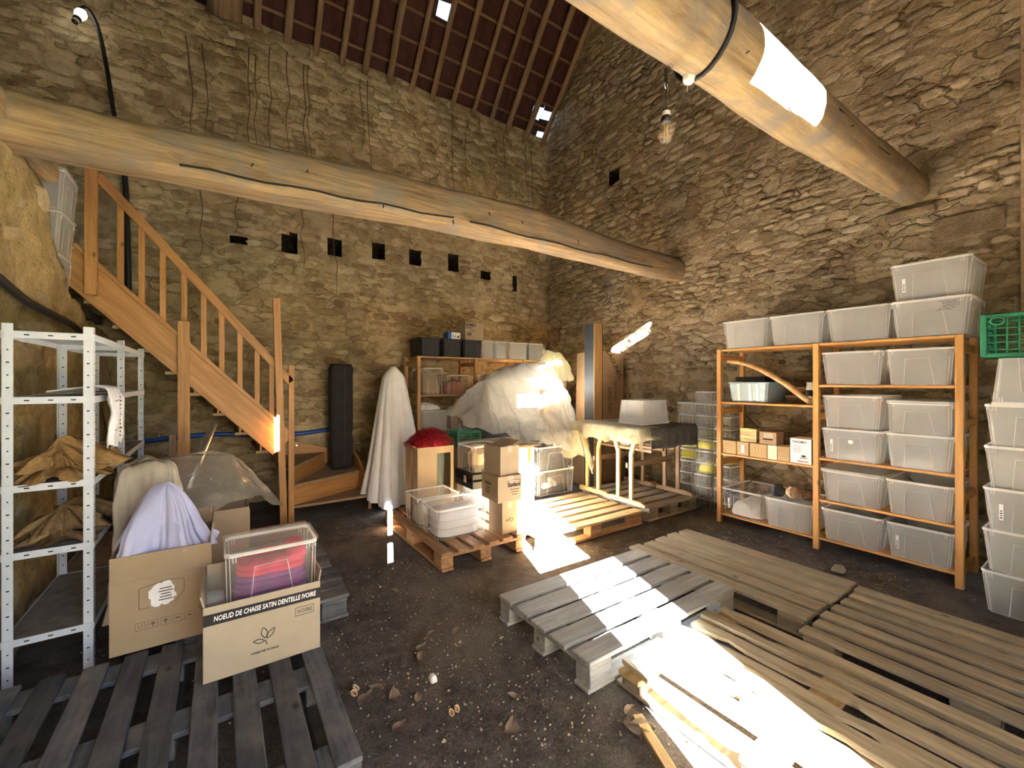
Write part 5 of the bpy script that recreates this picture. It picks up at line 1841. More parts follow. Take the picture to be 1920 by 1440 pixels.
# ------------------------------------------------------------------ shelving along the back wall
pine_shelf('pine_shelving', 'dusty pine three-bay shelving before the back wall under the black tubs', 5.25, 0.50, [2.13, 2.98, 3.83, 4.68],
           [[1.79, 1.28, 0.80, 0.12], [1.79, 1.28, 0.80, 0.12], [1.79, 1.28, 0.80, 0.12]], 'pine_dull2', 'y')
for k, (x, lab) in enumerate(((2.295, 'black tub at the outer end of the back shelving'), (2.61, 'black tub in the middle of three on the back shelving'), (2.925, 'black tub under the kraft appliance box'))):
    t = sbox(lab, (x, 5.46, 1.791), 0.0, w=0.295, d=0.42, h=0.235, taper=0.9, mat='black_plastic', rim='black_plastic', name='plastic_tub', cat='tub', lid=True)
for (x, w, lab, fl) in ((3.195, 0.20, 'empty clear box beside the black tubs', None), (3.42, 0.215, 'clear box with pale oddments beside the empty one', ('white_stuff', 0.07)),
                        (3.73, 0.34, 'wide clear box with white lace on the back shelving', ('white_stuff', 0.05)), (4.07, 0.28, 'clear box filled with navy cloth on the back shelving', ('navy_stuff', 0.2))):
    sbox(lab, (x, 5.46, 1.791), 0.0, w=w, d=0.38, h=0.255, taper=0.92, fill=fl, name='clear_box', mat='frosted')
t = carton('kraft_box', 'kraft appliance box with black lettering and barcode on the last black tub', 2.83, 3.13, 5.30, 5.58, 2.041, 2.295, 'cardboard', tape=False, cat='box')
text('DOMO', 0.060, 'ink', t, (-0.075, -0.1412, 0.212), bold=0.003)
text('ELEKTRO', 0.028, 'ink', t, (-0.085, -0.1412, 0.172), bold=0.001)
for k in range(9):
    obj('barcode', box_me(0.003 + 0.002 * (k % 3), 0.0006, 0.045, 0), 'ink', t, (-0.12 + k * 0.008, -0.1404, 0.085))
for k in range(3):
    obj('print_line', box_me(0.10 + 0.05 * (k % 2), 0.0006, 0.004, 0), 'ink_brown', t, (-0.03, -0.1404, 0.145 - k * 0.012))
t = carton('appliance_box', 'small white and blue box lying on the middle black tub', 2.56, 2.745, 5.28, 5.44, 2.041, 2.13, 'paper_white', tape=False, cat='box')
obj('blue_end', box_me(0.05, 0.161, 0.0905, 0, True), 'blue_stuff', t, (-0.068, 0, 0))
obj('print_shape', mesh('u', *tube_geo([(-0.02, -0.081, 0.065), (-0.02, -0.081, 0.035), (0.0, -0.081, 0.025), (0.018, -0.081, 0.035), (0.018, -0.081, 0.065)], 0.005, 4)), 'ink', t)
prism('print_shape', [(0.03, 0.02), (0.075, 0.02), (0.075, 0.06), (0.055, 0.045)], 0.0006, 'ink', t, (0, -0.081, 0))
t = carton('small_label_box', 'tiny kraft box with a short name on the outer black tub', 2.37, 2.47, 5.44, 5.54, 2.041, 2.10, 'cardboard_light', tape=False, cat='box')
text('AGDM', 0.030, 'ink', t, (0, -0.0515, 0.03), bold=0.001)
bo = thing('cleaner_bottle', 'white bottle with blue label at the end of the back shelving', 'bottle', (4.33, 5.42, 1.791))
obj('body', mesh('b', *lathe_geo([(0.04, 0), (0.042, 0.02), (0.042, 0.13), (0.02, 0.17), (0.018, 0.20), (0.001, 0.201)], 14), True), 'paper_white', bo)
obj('label', mesh('b', *lathe_geo([(0.0428, 0.03), (0.0428, 0.11)], 14, False), True), 'blue_stuff', bo)
tag(lathe('dark_flask', [(0.045, 0), (0.045, 0.2), (0.02, 0.26), (0.02, 0.31), (0.001, 0.311)], 'dark_stuff', None, (4.50, 5.5, 1.791)), 'dark flask behind the bottle with blue label', 'flask')

# contents of the first bay
sbox('clear box with a tall brown carton inside, beside the outer back post', (2.335, 5.47, 1.281), 0, w=0.29, d=0.40, h=0.36, taper=0.95, name='clear_box', fill=('cardboard', 0.24), mat='clear_box')
sbox('clear box with terracotta coloured contents in the first back bay', (2.72, 5.47, 1.281), 0, w=0.34, d=0.40, h=0.27, taper=0.95, name='clear_box', fill=('terracotta_stuff', 0.17), lid=True, mat='clear_box')
sbox('grey clear box below the lace roll in the first back bay', (2.36, 5.47, 0.801), 0, w=0.38, d=0.40, h=0.27, taper=0.95, name='clear_box', fill=('dark_stuff', 0.17), mat='frosted')
cloth_heap('lace_roll', 'tangled white lace heaped on the grey clear box', 'lace', (2.33, 5.45, 1.073), 0.13, 0.12, 0.09, 'cloth_white', 17, crumple=0.8, freq=14)
sbox('clear box with reddish contents beside the grey clear box', (2.77, 5.47, 0.801), 0, w=0.34, d=0.40, h=0.25, taper=0.95, name='clear_box', fill=('terracotta_stuff', 0.12), mat='frosted')
sbox('shadowed clear box on the bottom board of the back shelving', (2.55, 5.47, 0.121), 0, w=0.41, d=0.40, h=0.27, name='clear_box', fill=('dark_stuff', 0.15))
sbox('clear box on the middle board of the second back bay', (3.35, 5.47, 1.281), 0, w=0.41, d=0.40, h=0.27, name='clear_box')

# covered figures by the stair foot
def sheet_cone():
    n, m = 96, 26
    vs, fs = [], []
    top = Vector((1.70, 5.32, 1.635))
    for j in range(m + 1):
        t = j / m
        z = 1.635 - t * 1.62
        base_r = 0.10 + 0.265 * t ** 0.85
        for i in range(n):
            a = 2 * math.pi * i / n
            f = 0.055 * t ** 0.8 * math.sin(13 * a + 0.8 * math.sin(3 * a)) + 0.03 * t * math.sin(29 * a + 2)
            rr = base_r * (1 + f * 1.6)
            if t < 0.06:
                rr *= 0.25 + 12.5 * t
            zz = z
            # uneven hem
            if t > 0.7:
                zz = z + (t - 0.7) / 0.3 * (0.16 * max(0, math.cos(a - 2.6)) + 0.12 * max(0, math.cos(a + 0.5)) * 0.6)
            vs.append((rr * math.cos(a) * 1.0 + 0.03 * t, rr * math.sin(a) * 0.8, max(zz, 0.012)))
    for j in range(m):
        for i in range(n):
            fs.append((j * n + i, (j + 1) * n + i, (j + 1) * n + (i + 1) % n, j * n + (i + 1) % n))
    fs.append(tuple(range(n)))
    o = obj('sheet_covered_stand', mesh('sheet', vs, fs, True), 'cloth_white', None, (1.705, 5.0, 0))
    tag(o, 'white sheet hanging in long folds over a slim stand by the stair foot', 'sheet')
sheet_cone()
def black_bag():
    t = thing('garment_bag', 'tall black fabric bag standing on the lower stair step', 'bag', (1.25, 5.64, 0.376))
    vs, fs = [], []
    n, m = 28, 24
    for j in range(m + 1):
        z = 1.30 * j / m
        for i in range(n):
            a = 2 * math.pi * i / n
            c, s = math.cos(a), math.sin(a)
            q = (abs(c) ** 5 + abs(s) ** 5) ** -0.2
            f = 1 + 0.05 * fbm((c * 2, s * 2, z * 5), 1.0, 3) - (0.12 * math.exp(-((z - 0.45) / 0.03) ** 2))
            k = 1.0 if 0 < j < m else 0.85
            vs.append((c * q * 0.135 * f * k, s * q * 0.11 * f * k, z))
    for j in range(m):
        for i in range(n):
            fs.append((j * n + i, j * n + (i + 1) % n, (j + 1) * n + (i + 1) % n, (j + 1) * n + i))
    fs += [tuple(range(n))[::-1], tuple(range(m * n, m * n + n))]
    obj('bag', mesh('bag', vs, fs, True), 'black_cloth', t)
    obj('strap', mesh('s', *tube_geo([(0.137 * math.cos(a * 0.52) , 0.112 * math.sin(a * 0.52), 0.45 + 0.01 * math.sin(a)) for a in range(13)], 0.006, 5)), 'ink', t)
    obj('zip', box_me(0.006, 0.004, 1.2, 0), 'iron', t, (0.02, -0.116, 0.65))
black_bag()

# ------------------------------------------------------------------ goods on the reddish pallet
Z1 = 0.147
pbx = sbox('large lidded clear box of white cloth at the front of the reddish pallet', (1.70, 3.39, Z1), 0, w=0.48, d=0.37, h=0.255, taper=0.9, lid=True, mat='clear_box', fill=None)
for k in range(3):
    obj('folded_cloth', heap_me(0.20, 0.15, 0.085, seed=k + 20, flat=True, crumple=0.25, freq=9), 'cloth_white', pbx, (0, 0, 0.008 + k * 0.065))
text('40', 0.03, 'ink', pbx, (0.16, -0.175, 0.20), bold=0.001)
pbx2 = sbox('lidded clear box behind the white cloth box on the reddish pallet', (1.66, 3.78, Z1), 0, w=0.41, d=0.36, h=0.265, taper=0.9, lid=True, mat='clear_box')
obj('folded_cloth', heap_me(0.17, 0.14, 0.19, seed=41, flat=True, crumple=0.2), 'cloth_linen', pbx2, (0, 0, 0.008))
# three stacked cartons
t = carton('marked_carton', 'upright carton with a pen mark, lowest of three beside the clear box', 1.985, 2.150, 3.06, 3.27, Z1, 0.425, 'cardboard', tape=True, rz=0.04)
text('Cyn', 0.045, 'ink', t, (0.0, -0.1062, 0.115), (R(90), R(180), 0), shear=0.3, sx=1.2)
t = carton('lettered_carton', 'carton with oval brand lettering, middle of three beside the clear box', 1.940, 2.200, 3.03, 3.33, 0.426, 0.650, 'cardboard', rz=-0.05)
text('Eastland', 0.048, 'ink', t, (0.03, -0.1508, 0.145), bold=0.0025, sx=0.8)
obj('brand_arc', mesh('arc', *tube_geo([(0.03 + 0.08 * math.cos(R(20 + 14 * k)), -0.1504, 0.155 + 0.035 * math.sin(R(20 + 14 * k))) for k in range(11)], 0.0018, 4)), 'ink', t)
for k in range(3):
    obj('print_line', box_me(0.09 - 0.02 * k, 0.0006, 0.008, 0), 'ink_brown', t, (0.035, -0.1504, 0.105 - k * 0.022))
text('Eastland', 0.048, 'ink_brown', t, (-0.1308, 0.03, 0.145), (R(90), 0, -R(90)), bold=0.002, sx=0.75)
for k in range(3):
    obj('print_line', box_me(0.0006, 0.08, 0.010, 0), 'ink_brown', t, (-0.1304, 0.03, 0.105 - k * 0.022))
t = carton('plain_carton', 'plain carton with a lifted flap, top of three beside the clear box', 1.955, 2.165, 3.06, 3.30, 0.652, 0.90, 'cardboard', rz=0.10)
obj('lifted_flap', box_me(0.10, 0.26, 0.004, 0), 'cardboard', t, (0.065, 0, 0.268), (0, R(-22), 0))
# tall carton with window cut-out and red feathers
def feather_carton():
    x0, x1, y0, y1, z0, z1 = 1.60, 2.00, 3.99, 4.31, Z1, 0.80
    t = thing('feather_carton', 'tall carton with cut-out sides overflowing with red feathers', 'carton', ((x0 + x1) / 2, (y0 + y1) / 2, z0))
    o = t.location
    k = 0.006
    def pb_(n, a, b, c, d, e, f):
        return box(n, a, b, c, d, e, f, 'cardboard', t, 0.001, o)
    # front: solid left half, window in the right part
    pb_('front_panel', x0, x0 + 0.21, y0, y0 + k, z0, z1)
    pb_('front_panel', x0 + 0.36, x1, y0, y0 + k, z0, z1)
    pb_('front_panel', x0 + 0.21, x0 + 0.36, y0, y0 + k, z1 - 0.07, z1)
    pb_('front_panel', x0 + 0.21, x0 + 0.36, y0, y0 + k, z0, z0 + 0.12)
    # left side with its slot
    pb_('side_panel', x0, x0 + k, y0, y0 + 0.12, z0, z1)
    pb_('side_panel', x0, x0 + k, y0 + 0.17, y1, z0, z1)
    pb_('side_panel', x0, x0 + k, y0 + 0.12, y0 + 0.17, z1 - 0.06, z1)
    pb_('side_panel', x1 - k, x1, y0, y1, z0, z1)
    pb_('back_panel', x0, x1, y1 - k, y1, z0, z1)
    obj('flap', box_me(k, 0.2, 0.07, 0.001, True), 'cardboard', t, (x0 - o.x, -0.04, z1 - z0), (0.2, R(-60), 0))
    obj('glass_vase', mesh('gv', *lathe_geo([(0.035, 0), (0.04, 0.3), (0.05, 0.58)], 14), True), 'bottle_glass', t, (0.08, -0.07, 0.02))
    f = thing('feather_bunch', 'dense bunch of dark red feathers on top of the tall carton', 'feathers', ((x0 + x1) / 2, (y0 + y1) / 2, z1 - 0.02))
    rng = random.Random(9)
    parts = []
    for q in range(1500):
        a = rng.uniform(0, 2 * math.pi)
        r0 = math.sqrt(rng.random()) 
        bx, by = 0.22 * r0 * math.cos(a), 0.17 * r0 * math.sin(a)
        z = 0.03 + 0.13 * (1 - r0 ** 2)
        ln = rng.uniform(0.05, 0.09)
        dx, dy = math.cos(a) * (0.3 + r0 * 0.8) + rng.uniform(-0.4, 0.4), math.sin(a) * (0.3 + r0 * 0.8) + rng.uniform(-0.4, 0.4)
        dz = rng.uniform(-0.15, 0.7) * (1.2 - r0)
        L = math.sqrt(dx * dx + dy * dy + dz * dz)
        dx, dy, dz = dx / L * ln, dy / L * ln, dz / L * ln
        w = 0.007
        px, py = -dy / ln * w, dx / ln * w
        vs = [(bx, by, z), (bx + dx * 0.5 + px, by + dy * 0.5 + py, z + dz * 0.6 + 0.008), (bx + dx * 0.5 - px, by + dy * 0.5 - py, z + dz * 0.6 + 0.008), (bx + dx, by + dy, z + dz - 0.012)]
        parts.append((vs, [(0, 1, 2), (1, 3, 2)]))
    v, fc = join_geo(parts)
    stuff(obj('feathers', mesh('feathers', v, fc), 'feather_red', f))
    obj('core', heap_me(0.20, 0.15, 0.13, 2, crumple=0.3), 'feather_red', f)
feather_carton()
# boxes behind the cartons
sbox('low lidded clear box under the flat black case', (2.36, 4.00, 0.003), 0, w=0.31, d=0.40, h=0.34, lid=True, taper=0.95, mat='frosted', fill=('white_stuff', 0.2))
t = thing('black_case', 'flat black plastic case with side clip between two clear boxes', 'case', (2.30, 3.98, 0.359))
obj('shell', box_me(0.40, 0.38, 0.085, 0.012, True), 'black_plastic', t)
obj('lid', box_me(0.405, 0.385, 0.07, 0.012, True), 'black_plastic', t, (0, 0, 0.092))
obj('clip', box_me(0.008, 0.05, 0.07, 0.002), 'steel', t, (-0.203, -0.05, 0.09))
rb = sbox('lidded clear box with a round plate inside on the black case', (2.30, 3.98, 0.523), 0, w=0.36, d=0.36, h=0.27, taper=0.93, lid=True, mat='clear_box')
obj('plate_stack', box_me(0.24, 0.20, 0.21, 0.05, True), 'pottery_tan', rb, (0, 0, 0.01))
obj('round_label', mesh('d', *tube_geo([(0.0, -0.1015, 0.11), (0.0, -0.1025, 0.11)], 0.02, 14)), 'paper_white', rb)

# ------------------------------------------------------------------ tarp heap and what it covers
cab = thing('white_cabinet', 'white panelled cabinet blazing in the sun under a brown board', 'cabinet', (2.66, 4.10, 0.0))
o = cab.location
box('carcass', 2.52, 2.90, 3.80, 4.40, 0.0, 0.745, 'paper_white', cab, 0.004, o)
box('front_panel', 2.535, 2.70, 3.785, 3.80, 0.04, 0.73, 'paper_white', cab, 0.003, o)
box('front_panel', 2.72, 2.885, 3.785, 3.80, 0.04, 0.73, 'paper_white', cab, 0.003, o)
box('wood_strip', 2.80, 2.83, 3.776, 3.785, 0.30, 0.72, 'pine_orange', cab, 0.002, o)
tag(box('brown_board', 2.30, 2.95, 3.74, 4.42, 0.79 - 0.043, 0.79 - 0.018, 'old_board'), 'brown wooden board lying on the white cabinet', 'board')
sbox('lidless clear box of dark oddments, lower of two beside the white cabinet', (3.24, 4.00, Z1), 0, w=0.56, d=0.38, h=0.285, taper=0.93, mat='clear_box', fill=('dark_stuff', 0.05))
sbox('clear box with a white tag, upper of two beside the white cabinet', (3.24, 4.00, 0.42), 0, w=0.56, d=0.38, h=0.285, taper=0.93, mat='clear_box', fill=('dark_stuff', 0.16))
for i, (x, a) in enumerate(((3.20, 0.3), (3.32, 1.2))):
    t = thing('white_figure', 'small white statuette lying in the lower clear box', 'statuette', (x, 3.92 + 0.08 * i, Z1 + 0.085), a, 'white statuettes in the clear box')
    obj('body', mesh('st', *tube_geo([(-0.12, 0, 0), (-0.08, 0, 0.01), (0.0, 0, 0), (0.06, 0, 0.01), (0.075, 0, 0.015), (0.10, 0, 0.015), (0.125, 0, 0.012)], [0.02, 0.035, 0.03, 0.034, 0.016, 0.028, 0.012], 12), True), 'white_stuff', t)
# upholstered thing under the tarp: an armchair, mostly hidden
ch = thing('covered_armchair', 'dark armchair hidden under the plastic tarp', 'armchair', (3.15, 4.62, 0))
o = ch.location
box('seat', 2.62, 3.62, 4.46, 4.90, 0.25, 0.95, 'dark_stuff', ch, 0.03, o)
box('backrest', 2.85, 3.75, 4.75, 4.98, 0.90, 1.55, 'cloth_linen', ch, 0.04, o)
for (x, y) in ((2.68, 4.5), (3.56, 4.5), (2.68, 4.85), (3.56, 4.85)):
    box('leg', x - 0.03, x + 0.03, y - 0.03, y + 0.03, 0, 0.25, 'old_board', ch, 0.003, o)
drape_sheet('plastic_tarp', 'big crumpled translucent tarp heaped over furniture before the back shelving', 'tarp',
            [(2.26, 4.38, 0.98), (2.55, 4.10, 0.90), (2.70, 3.92, 0.80), (2.95, 3.80, 0.76), (3.2, 3.74, 0.72), (3.5, 3.78, 0.66), (3.68, 3.92, 0.70), (3.92, 4.15, 0.76), (3.98, 4.55, 0.9), (3.85, 5.02, 1.15), (3.2, 5.1, 1.2), (2.6, 4.98, 1.15), (2.32, 4.7, 1.1)],
            [(2.62, 4.45, 1.47), (3.0, 4.50, 1.66), (3.55, 4.45, 1.74), (3.72, 4.5, 1.68)], 'tarp', 5.0, n=170, m=46, fold=0.085, nf=9, power=0.9)
drape_sheet('clear_wrap_bundle', 'bundle of clear wrapping perched behind the tarp beside the tall panel', 'wrapping',
            [(3.72, 4.80, 1.46), (3.82, 4.62, 1.46), (4.0, 4.56, 1.46), (4.18, 4.64, 1.46), (4.22, 4.85, 1.46), (4.0, 5.0, 1.46)],
            [(3.90, 4.78, 1.90), (4.05, 4.78, 1.88)], 'sheet_yellow', 8.0, n=60, m=18, fold=0.05, nf=8, power=0.6)
tag(carton('wrapped_carton', 'tall carton carrying the bundle of clear wrapping', 3.80, 4.14, 4.66, 4.94, 0.0, 1.45, 'cardboard_dark', tape=False), 'tall carton carrying the bundle of clear wrapping', 'carton')
cr = grid_crate('dark green bottle crate on the board beside the tarp', (2.42, 4.56, 0.70), 0.30, 0.24, 0.17, 'green_plastic', 0, 7, 4)
tag(carton('crate_stand', 'shadowed carton under the dark green bottle crate', 2.27, 2.57, 4.45, 4.69, 0.0, 0.70, 'cardboard_dark', tape=False), 'shadowed carton under the dark green bottle crate', 'carton')
for k, (x, y) in enumerate(((2.34, 4.50), (2.42, 4.52), (2.50, 4.50), (2.38, 4.60), (2.47, 4.60))):
    t = thing('glass_bottle', 'clear glass bottle standing in the dark green crate', 'bottle', (x, y, 0.714), 0, 'bottles in the green crate')
    obj('glass', mesh('b', *lathe_geo([(0.033, 0), (0.035, 0.02), (0.035, 0.13), (0.014, 0.18), (0.013, 0.23), (0.001, 0.231)], 12), True), 'bottle_glass', t)

# tall panel, leaning box, trestle table
tp = thing('tall_panel_post', 'tall upright post, black on one side and raw wood on the other', 'post', (4.11, 4.09, 0))
o = tp.location
box('core', 4.035, 4.175, 4.004, 4.18, 0, 2.22, 'board_black', tp, 0.002, o)
oo = obj('wood_face', box_me(2.22, 0.145, 0.010, 0.001), 'stick_wood', tp, (4.105 - o.x, 3.998 - o.y, 1.11), (R(90), R(90), 0))
oo.rotation_euler = (R(90), R(-90), 0)
box('metal_edge', 4.176, 4.186, 3.99, 4.18, 0, 2.215, 'iron', tp, 0.001, o)
lg = carton('big_leaning_carton', 'big grey brown carton leaning in the corner behind the tall post', -0.27, 0.27, -0.2, 0.2, 0, 1.15, 'cardboard_dark', tape=False)
lg.location = (4.50, 4.36, 0.72)
lg.rotation_euler = (R(-4), R(4), R(-8))
text('LAGUNIC', 0.10, 'ink', lg, (0.10, -0.2012, 0.98), (R(90), R(58), 0), bold=0.001)
text('LAGUNIC', 0.09, 'ink_brown', lg, (0.02, -0.2012, 0.45), (R(90), R(90), 0), bold=0.001)
text('LAGUNIC', 0.07, 'ink_brown', lg, (0.12, -0.2012, 0.60), (R(90), R(90), 0))
obj('crease', box_me(0.54, 0.0008, 0.004, 0), 'ink_brown', lg, (0, -0.2006, 0.80), (0, R(3), 0))
obj('torn_corner', box_me(0.10, 0.0008, 0.16, 0), 'hole_black', lg, (-0.21, -0.2006, 0.90), (0, R(-35), 0))
tag(carton('base_carton', 'shadowed carton the big leaning carton stands on', 4.22, 4.80, 4.14, 4.62, 0, 0.70, 'cardboard_dark', tape=False), 'shadowed carton the big leaning carton stands on', 'carton')

def trestle_table():
    t = thing('trestle_table', 'trestle table on wooden end frames under a grey cloth', 'table', (4.15, 3.35, 0.148))
    o = t.location
    Z = 0.148
    def end(x, y0, y1, mat):
        box('foot', x, x + 0.04, y0, y1, Z, Z + 0.05, mat, t, 0.006, o)
        plank_between('toe', (x + 0.02, y0 + 0.02, Z + 0.035), (x + 0.02, y0 - 0.05, Z + 0.012), 0.03, 0.04, mat, t, o)
        for yy in (y0 + 0.14, y1 - 0.12):
            plank_between('upright', (x + 0.02, yy, Z + 0.05), (x + 0.02, yy, 0.70), 0.045, 0.028, mat, t, o, up=(0, 1, 0))
            s = -1 if yy < (y0 + y1) / 2 else 1
            plank_between('curved_bracket', (x + 0.02, yy, 0.69), (x + 0.02, yy + s * 0.045, 0.82), 0.045, 0.028, mat, t, o, up=(0, 1, 0))
        box('top_rail', x - 0.005, x + 0.045, y0 + 0.05, y1 - 0.03, 0.80, 0.86, mat, t, 0.01, o)
    end(3.60, 2.90, 3.34, 'beech')
    end(3.62, 3.40, 3.84, 'beech')
    end(4.42, 2.90, 3.34, 'pine_dull')
    end(4.42, 3.40, 3.84, 'pine_dull')
    for y in (3.12, 3.62):
        plank_between('stretcher', (3.64, y, 0.55), (4.42, y, 0.55), 0.06, 0.025, 'pine_dull', t, o)
    for x in (3.85, 4.05, 4.25):
        plank_between('crossbar', (x, 2.95, 0.70), (x, 3.8, 0.70), 0.03, 0.03, 'pine_dull', t, o)
    box('table_top', 3.56, 4.50, 2.88, 3.86, 0.861, 0.95, 'old_board', t, 0.006, o)
    return t
trestle_table()
def grey_cover():
    vs, fs = [], []
    nx, ny = 40, 34
    X0, X1, Y0, Y1 = 3.70, 4.52, 2.86, 3.88
    ring = []
    def P(x, y):
        # drop beyond the table edge
        z = 0.962 + 0.004 * fbm((x, y, 0), 5, 2)
        return z
    # top grid plus hanging skirts along the front and right
    rows = []
    for k in range(6):
        z = 0.745 + 0.038 * k
        rows.append([(X0 + (X1 - X0) * i / nx, Y0 - 0.008 + 0.007 * math.sin(i * 0.9) * (1 - k / 6) - 0.004, z + (0.01 * math.sin(i * 0.3) if k == 0 else 0)) for i in range(nx + 1)])
    for j in range(ny + 1):
        y = Y0 + (Y1 - Y0) * j / ny
        rows.append([(X0 + (X1 - X0) * i / nx, y, P(X0 + (X1 - X0) * i / nx, y)) for i in range(nx + 1)])
    for r in rows:
        vs += r
    for j in range(len(rows) - 1):
        for i in range(nx):
            a = j * (nx + 1) + i
            fs.append((a, a + 1, a + nx + 2, a + nx + 1))
    ob = obj('table_cover', mesh('table_cover', vs, fs, True), 'cloth_grey')
    sd = ob.modifiers.new('thick', 'SOLIDIFY'); sd.thickness = 0.006; sd.offset = 1.0
    tag(ob, 'grey felt cover hanging over the front of the trestle table', 'table cover')
grey_cover()
def table_film():
    prof = smooth_path([Vector((3.86, 0, 0.974)), Vector((3.70, 0, 0.976)), Vector((3.575, 0, 0.972)), Vector((3.545, 0, 0.945)), Vector((3.535, 0, 0.88)), Vector((3.525, 0, 0.80))], 4)
    ny = 60
    vs, fs = [], []
    for j, p in enumerate(prof):
        hang = max(0, (0.96 - p.z) / 0.16)
        for i in range(ny + 1):
            y = 2.80 + 1.12 * i / ny
            dip = 0.0
            if i < 4:      # front corner falls over the table edge too
                dip = -0.13 * (1 - i / 4)
            w = 0.014 * math.sin(i * 0.95 + 0.6 * math.sin(i * 0.31)) * (0.25 + hang) + 0.02 * noise.noise(Vector((y * 7, p.z * 6, 2)))
            vs.append((p.x - w * (1 if hang > 0.05 else 0.2), y + (0.03 if i < 4 else 0) * (1 - i / 4), p.z + dip * (1 - 0.5 * hang) + abs(w) * 0.5 + 0.025 * hang * math.sin(i * 0.37)))
    for j in range(len(prof) - 1):
        for i in range(ny):
            a = j * (ny + 1) + i
            fs.append((a, a + 1, a + ny + 2, a + ny + 1))
    tag(obj('thin_film', mesh('thin_film', vs, fs, True), 'sheet_yellow'), 'pale plastic film draped over the end of the trestle table', 'plastic film')
table_film()
drape_sheet('film_knot', 'gathered lobe of pale plastic film hanging from the table corner', 'plastic film',
            [(3.42, 3.96, 0.56), (3.42, 3.80, 0.54), (3.46, 3.62, 0.60), (3.50, 3.50, 0.40), (3.54, 3.60, 0.62), (3.58, 3.84, 0.58), (3.52, 3.98, 0.57)],
            [(3.50, 3.74, 0.88), (3.50, 3.80, 0.88)], 'sheet_yellow', 4.0, n=60, m=16, fold=0.03, nf=9, power=0.8)
sbox('upside down frosted box on the grey covered table', (4.05, 3.22, 0.978), 0, w=0.50, d=0.36, h=0.27, taper=0.88, flip=True)

# ------------------------------------------------------------------ litter on the earth floor
def leaf_me(seed):
    rng = random.Random(seed)
    vs, fs = [], []
    n = 8
    for k in range(n + 1):
        s = k / n
        w = 0.022 * math.sin(math.pi * s ** 0.8) + 0.0005
        c = 0.012 * math.sin(s * 3 + seed)
        for u in (-1, 0, 1):
            vs.append((s * 0.085 - 0.04, u * w, 0.006 + abs(u) * (0.010 + 0.006 * rng.random()) + abs(c)))
    for k in range(n):
        for u in range(2):
            a = k * 3 + u
            fs.append((a, a + 3, a + 4, a + 1))
    return mesh('leaf', vs, fs, True)
lm = [leaf_me(k) for k in range(4)]
for k, (x, y, a, s) in enumerate(((0.874, 2.124, 1.0, 1.0), (0.90, 2.19, 0.6, 1.1), (0.999, 1.461, 0.9, 1.3), (1.457, 1.164, 2.3, 1.3), (1.415, 1.18, 1.7, 1.1), (0.546, 1.985, 0.7, 1.2), (0.662, 1.925, 1.4, 1.1),
                                  (1.133, 2.236, 0.6, 0.8), (1.49, 1.26, 0.2, 0.9), (0.61, 2.03, 2.4, 0.9), (1.0, 2.30, 0.3, 0.7), (0.75, 1.86, 1.2, 0.8), (1.0, 2.9, 2.0, 0.8), (0.62, 1.75, 0.4, 0.9), (1.12, 1.62, 2.2, 0.8))):
    o = obj('dry_leaf', lm[k % 4], 'leaf_grey', None, (x, y, -0.008), (0, 0, a), (s, s, s))
    tag(o, 'curled dry grey leaf lying on the earth floor', 'leaf', 'dry leaves on the earth floor')
def shell(label, x, y, rz, s=1.0):
    t = thing('nut_shell', label, 'shell', (x, y, -0.006), rz, 'open shells on the earth floor')
    for q in (-1, 1):
        v, f = lathe_geo([(0.004, 0), (0.018, 0.006), (0.024, 0.02), (0.023, 0.026), (0.019, 0.02), (0.012, 0.008), (0.001, 0.006)], 14)
        obj('half', mesh('half', v, f, True), 'shell_cream', t, (q * 0.025 * s, 0, 0.008), (R(38), R(10 * q), 0), (s * 0.9, s * 1.2, s))
        v, f = lathe_geo([(0.001, 0.008), (0.012, 0.010), (0.018, 0.019)], 14, False)
        obj('inside', mesh('inside', v, f, True), 'shell_brown', t, (q * 0.025 * s, 0, 0.0085), (R(38), R(10 * q), 0), (s * 0.9, s * 1.2, s))
shell('pale nut shell split open on the earth floor', 0.849, 1.701, 0.2, 0.55)
shell('pale nut shell split open on the earth floor', 0.515, 2.07, 1.1, 0.65)
tag(obj('white_stone', heap_me(0.018, 0.024, 0.03, 3, crumple=0.4), 'paper_white', None, (0.862, 1.95, -0.008)), 'small white stone chip on the earth floor', 'stone')
tag(obj('pale_stone', heap_me(0.05, 0.04, 0.05, 6, crumple=0.4), 'pebble', None, (3.95, 1.30, -0.008)), 'pale lump of rubble in front of the pine shelving', 'stone')

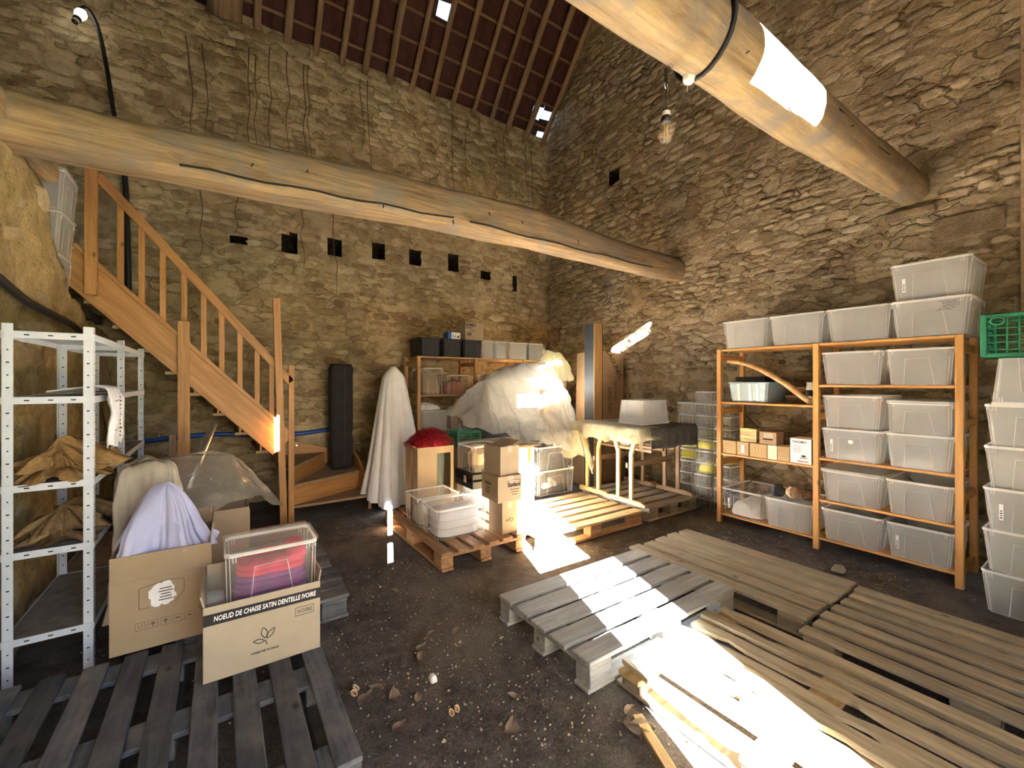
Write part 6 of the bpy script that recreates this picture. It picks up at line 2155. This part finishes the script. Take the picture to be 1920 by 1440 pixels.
def grit():
    rng = random.Random(77)
    parts = []
    for k in range(2600):
        x, y = rng.uniform(-0.7, 4.6), rng.uniform(0.3, 5.4)
        if k < 900:
            x, y = rng.uniform(0.4, 1.6), rng.uniform(1.2, 3.4)
        s = rng.uniform(0.002, 0.007) * (1.8 if rng.random() < 0.04 else 1)
        z = -0.006
        vs = [(x - s * rng.uniform(0.6, 1.2), y, z), (x + s * rng.uniform(0.6, 1.2), y, z), (x, y - s * rng.uniform(0.6, 1.2), z), (x, y + s, z), (x, y, z + s * 1.1), (x, y, z - s)]
        parts.append((vs, [(0, 2, 4), (2, 1, 4), (1, 3, 4), (3, 0, 4)]))
    v, f = join_geo(parts)
    o = stuff(obj('grit', mesh('grit', v, f), 'pebble'))
    o.parent = floor
    parts = []
    for k in range(260):
        x, y = rng.uniform(2.4, 4.2), rng.uniform(0.9, 2.8)
        a = rng.uniform(0, 6.28)
        l = rng.uniform(0.02, 0.06)
        parts.append(tube_geo([(x, y, -0.002), (x + l * math.cos(a), y + l * math.sin(a), 0.002)], 0.0012, 3))
    v, f = join_geo(parts)
    o = stuff(obj('straw_bits', mesh('straw', v, f), 'straw'))
    o.parent = floor
grit()
bpy.context.view_layer.update()

# ------------------------------------------------------------------ sub-parts: prints belong to their label, pegs to their post
def adopt(child_kind, part_kind):
    """move parts of one kind under the nearest sibling part of the other kind (thing > part > sub-part)"""
    for root in [o for o in COL.objects if o.parent is None]:
        kids = [c for c in root.children]
        hosts = [c for c in kids if c.name.split('.')[0] == part_kind]
        if not hosts:
            continue
        for c in kids:
            if c.name.split('.')[0] != child_kind:
                continue
            me = c.data
            cen = c.matrix_basis @ (sum((Vector(b) for b in c.bound_box), Vector()) / 8)
            def gap(h):
                q = h.matrix_basis.inverted() @ cen
                lo = [min(b[i] for b in h.bound_box) for i in range(3)]
                hi = [max(b[i] for b in h.bound_box) for i in range(3)]
                return sum(max(lo[i] - q[i], 0, q[i] - hi[i]) ** 2 for i in range(3))
            h = min(hosts, key=gap)
            m = h.matrix_basis.inverted() @ c.matrix_basis
            c.parent = h
            c.matrix_parent_inverse = Matrix()
            c.matrix_basis = m
for a, b in (('peg_hole', 'post'), ('sticker_print', 'sticker'), ('label_print', 'torn_label'), ('symbol', 'front_panel'), ('symbol_frame', 'front_panel'), ('print_frame', 'front_panel'),
             ('leaf_emblem', 'front_panel'), ('lettering', 'front_panel'), ('torn_label_unused', 'front_panel'), ('black_band', 'front_panel'), ('crease', 'front_panel'), ('lettering', 'body'), ('barcode', 'body'), ('print_line', 'body'), ('print_shape', 'body'),
             ('brand_arc', 'body'), ('lattice_print', 'body'), ('tape', 'body'), ('slot', 'body'), ('label', 'body'), ('paper_dot', 'body'), ('pen_writing', 'body'), ('slot_holes', 'upright'), ('edge_slot', 'tray_edge'),
             ('band', 'socket'), ('wood_strip', 'front_panel'), ('moulded_rib', 'body'), ('rim', 'body'), ('ribs', 'body'), ('stitch', 'cloth'), ('seam', 'cloth'), ('toe', 'foot'), ('curved_bracket', 'upright'), ('moulding', 'stringer')):
    adopt(a, b)
bpy.context.view_layer.update()
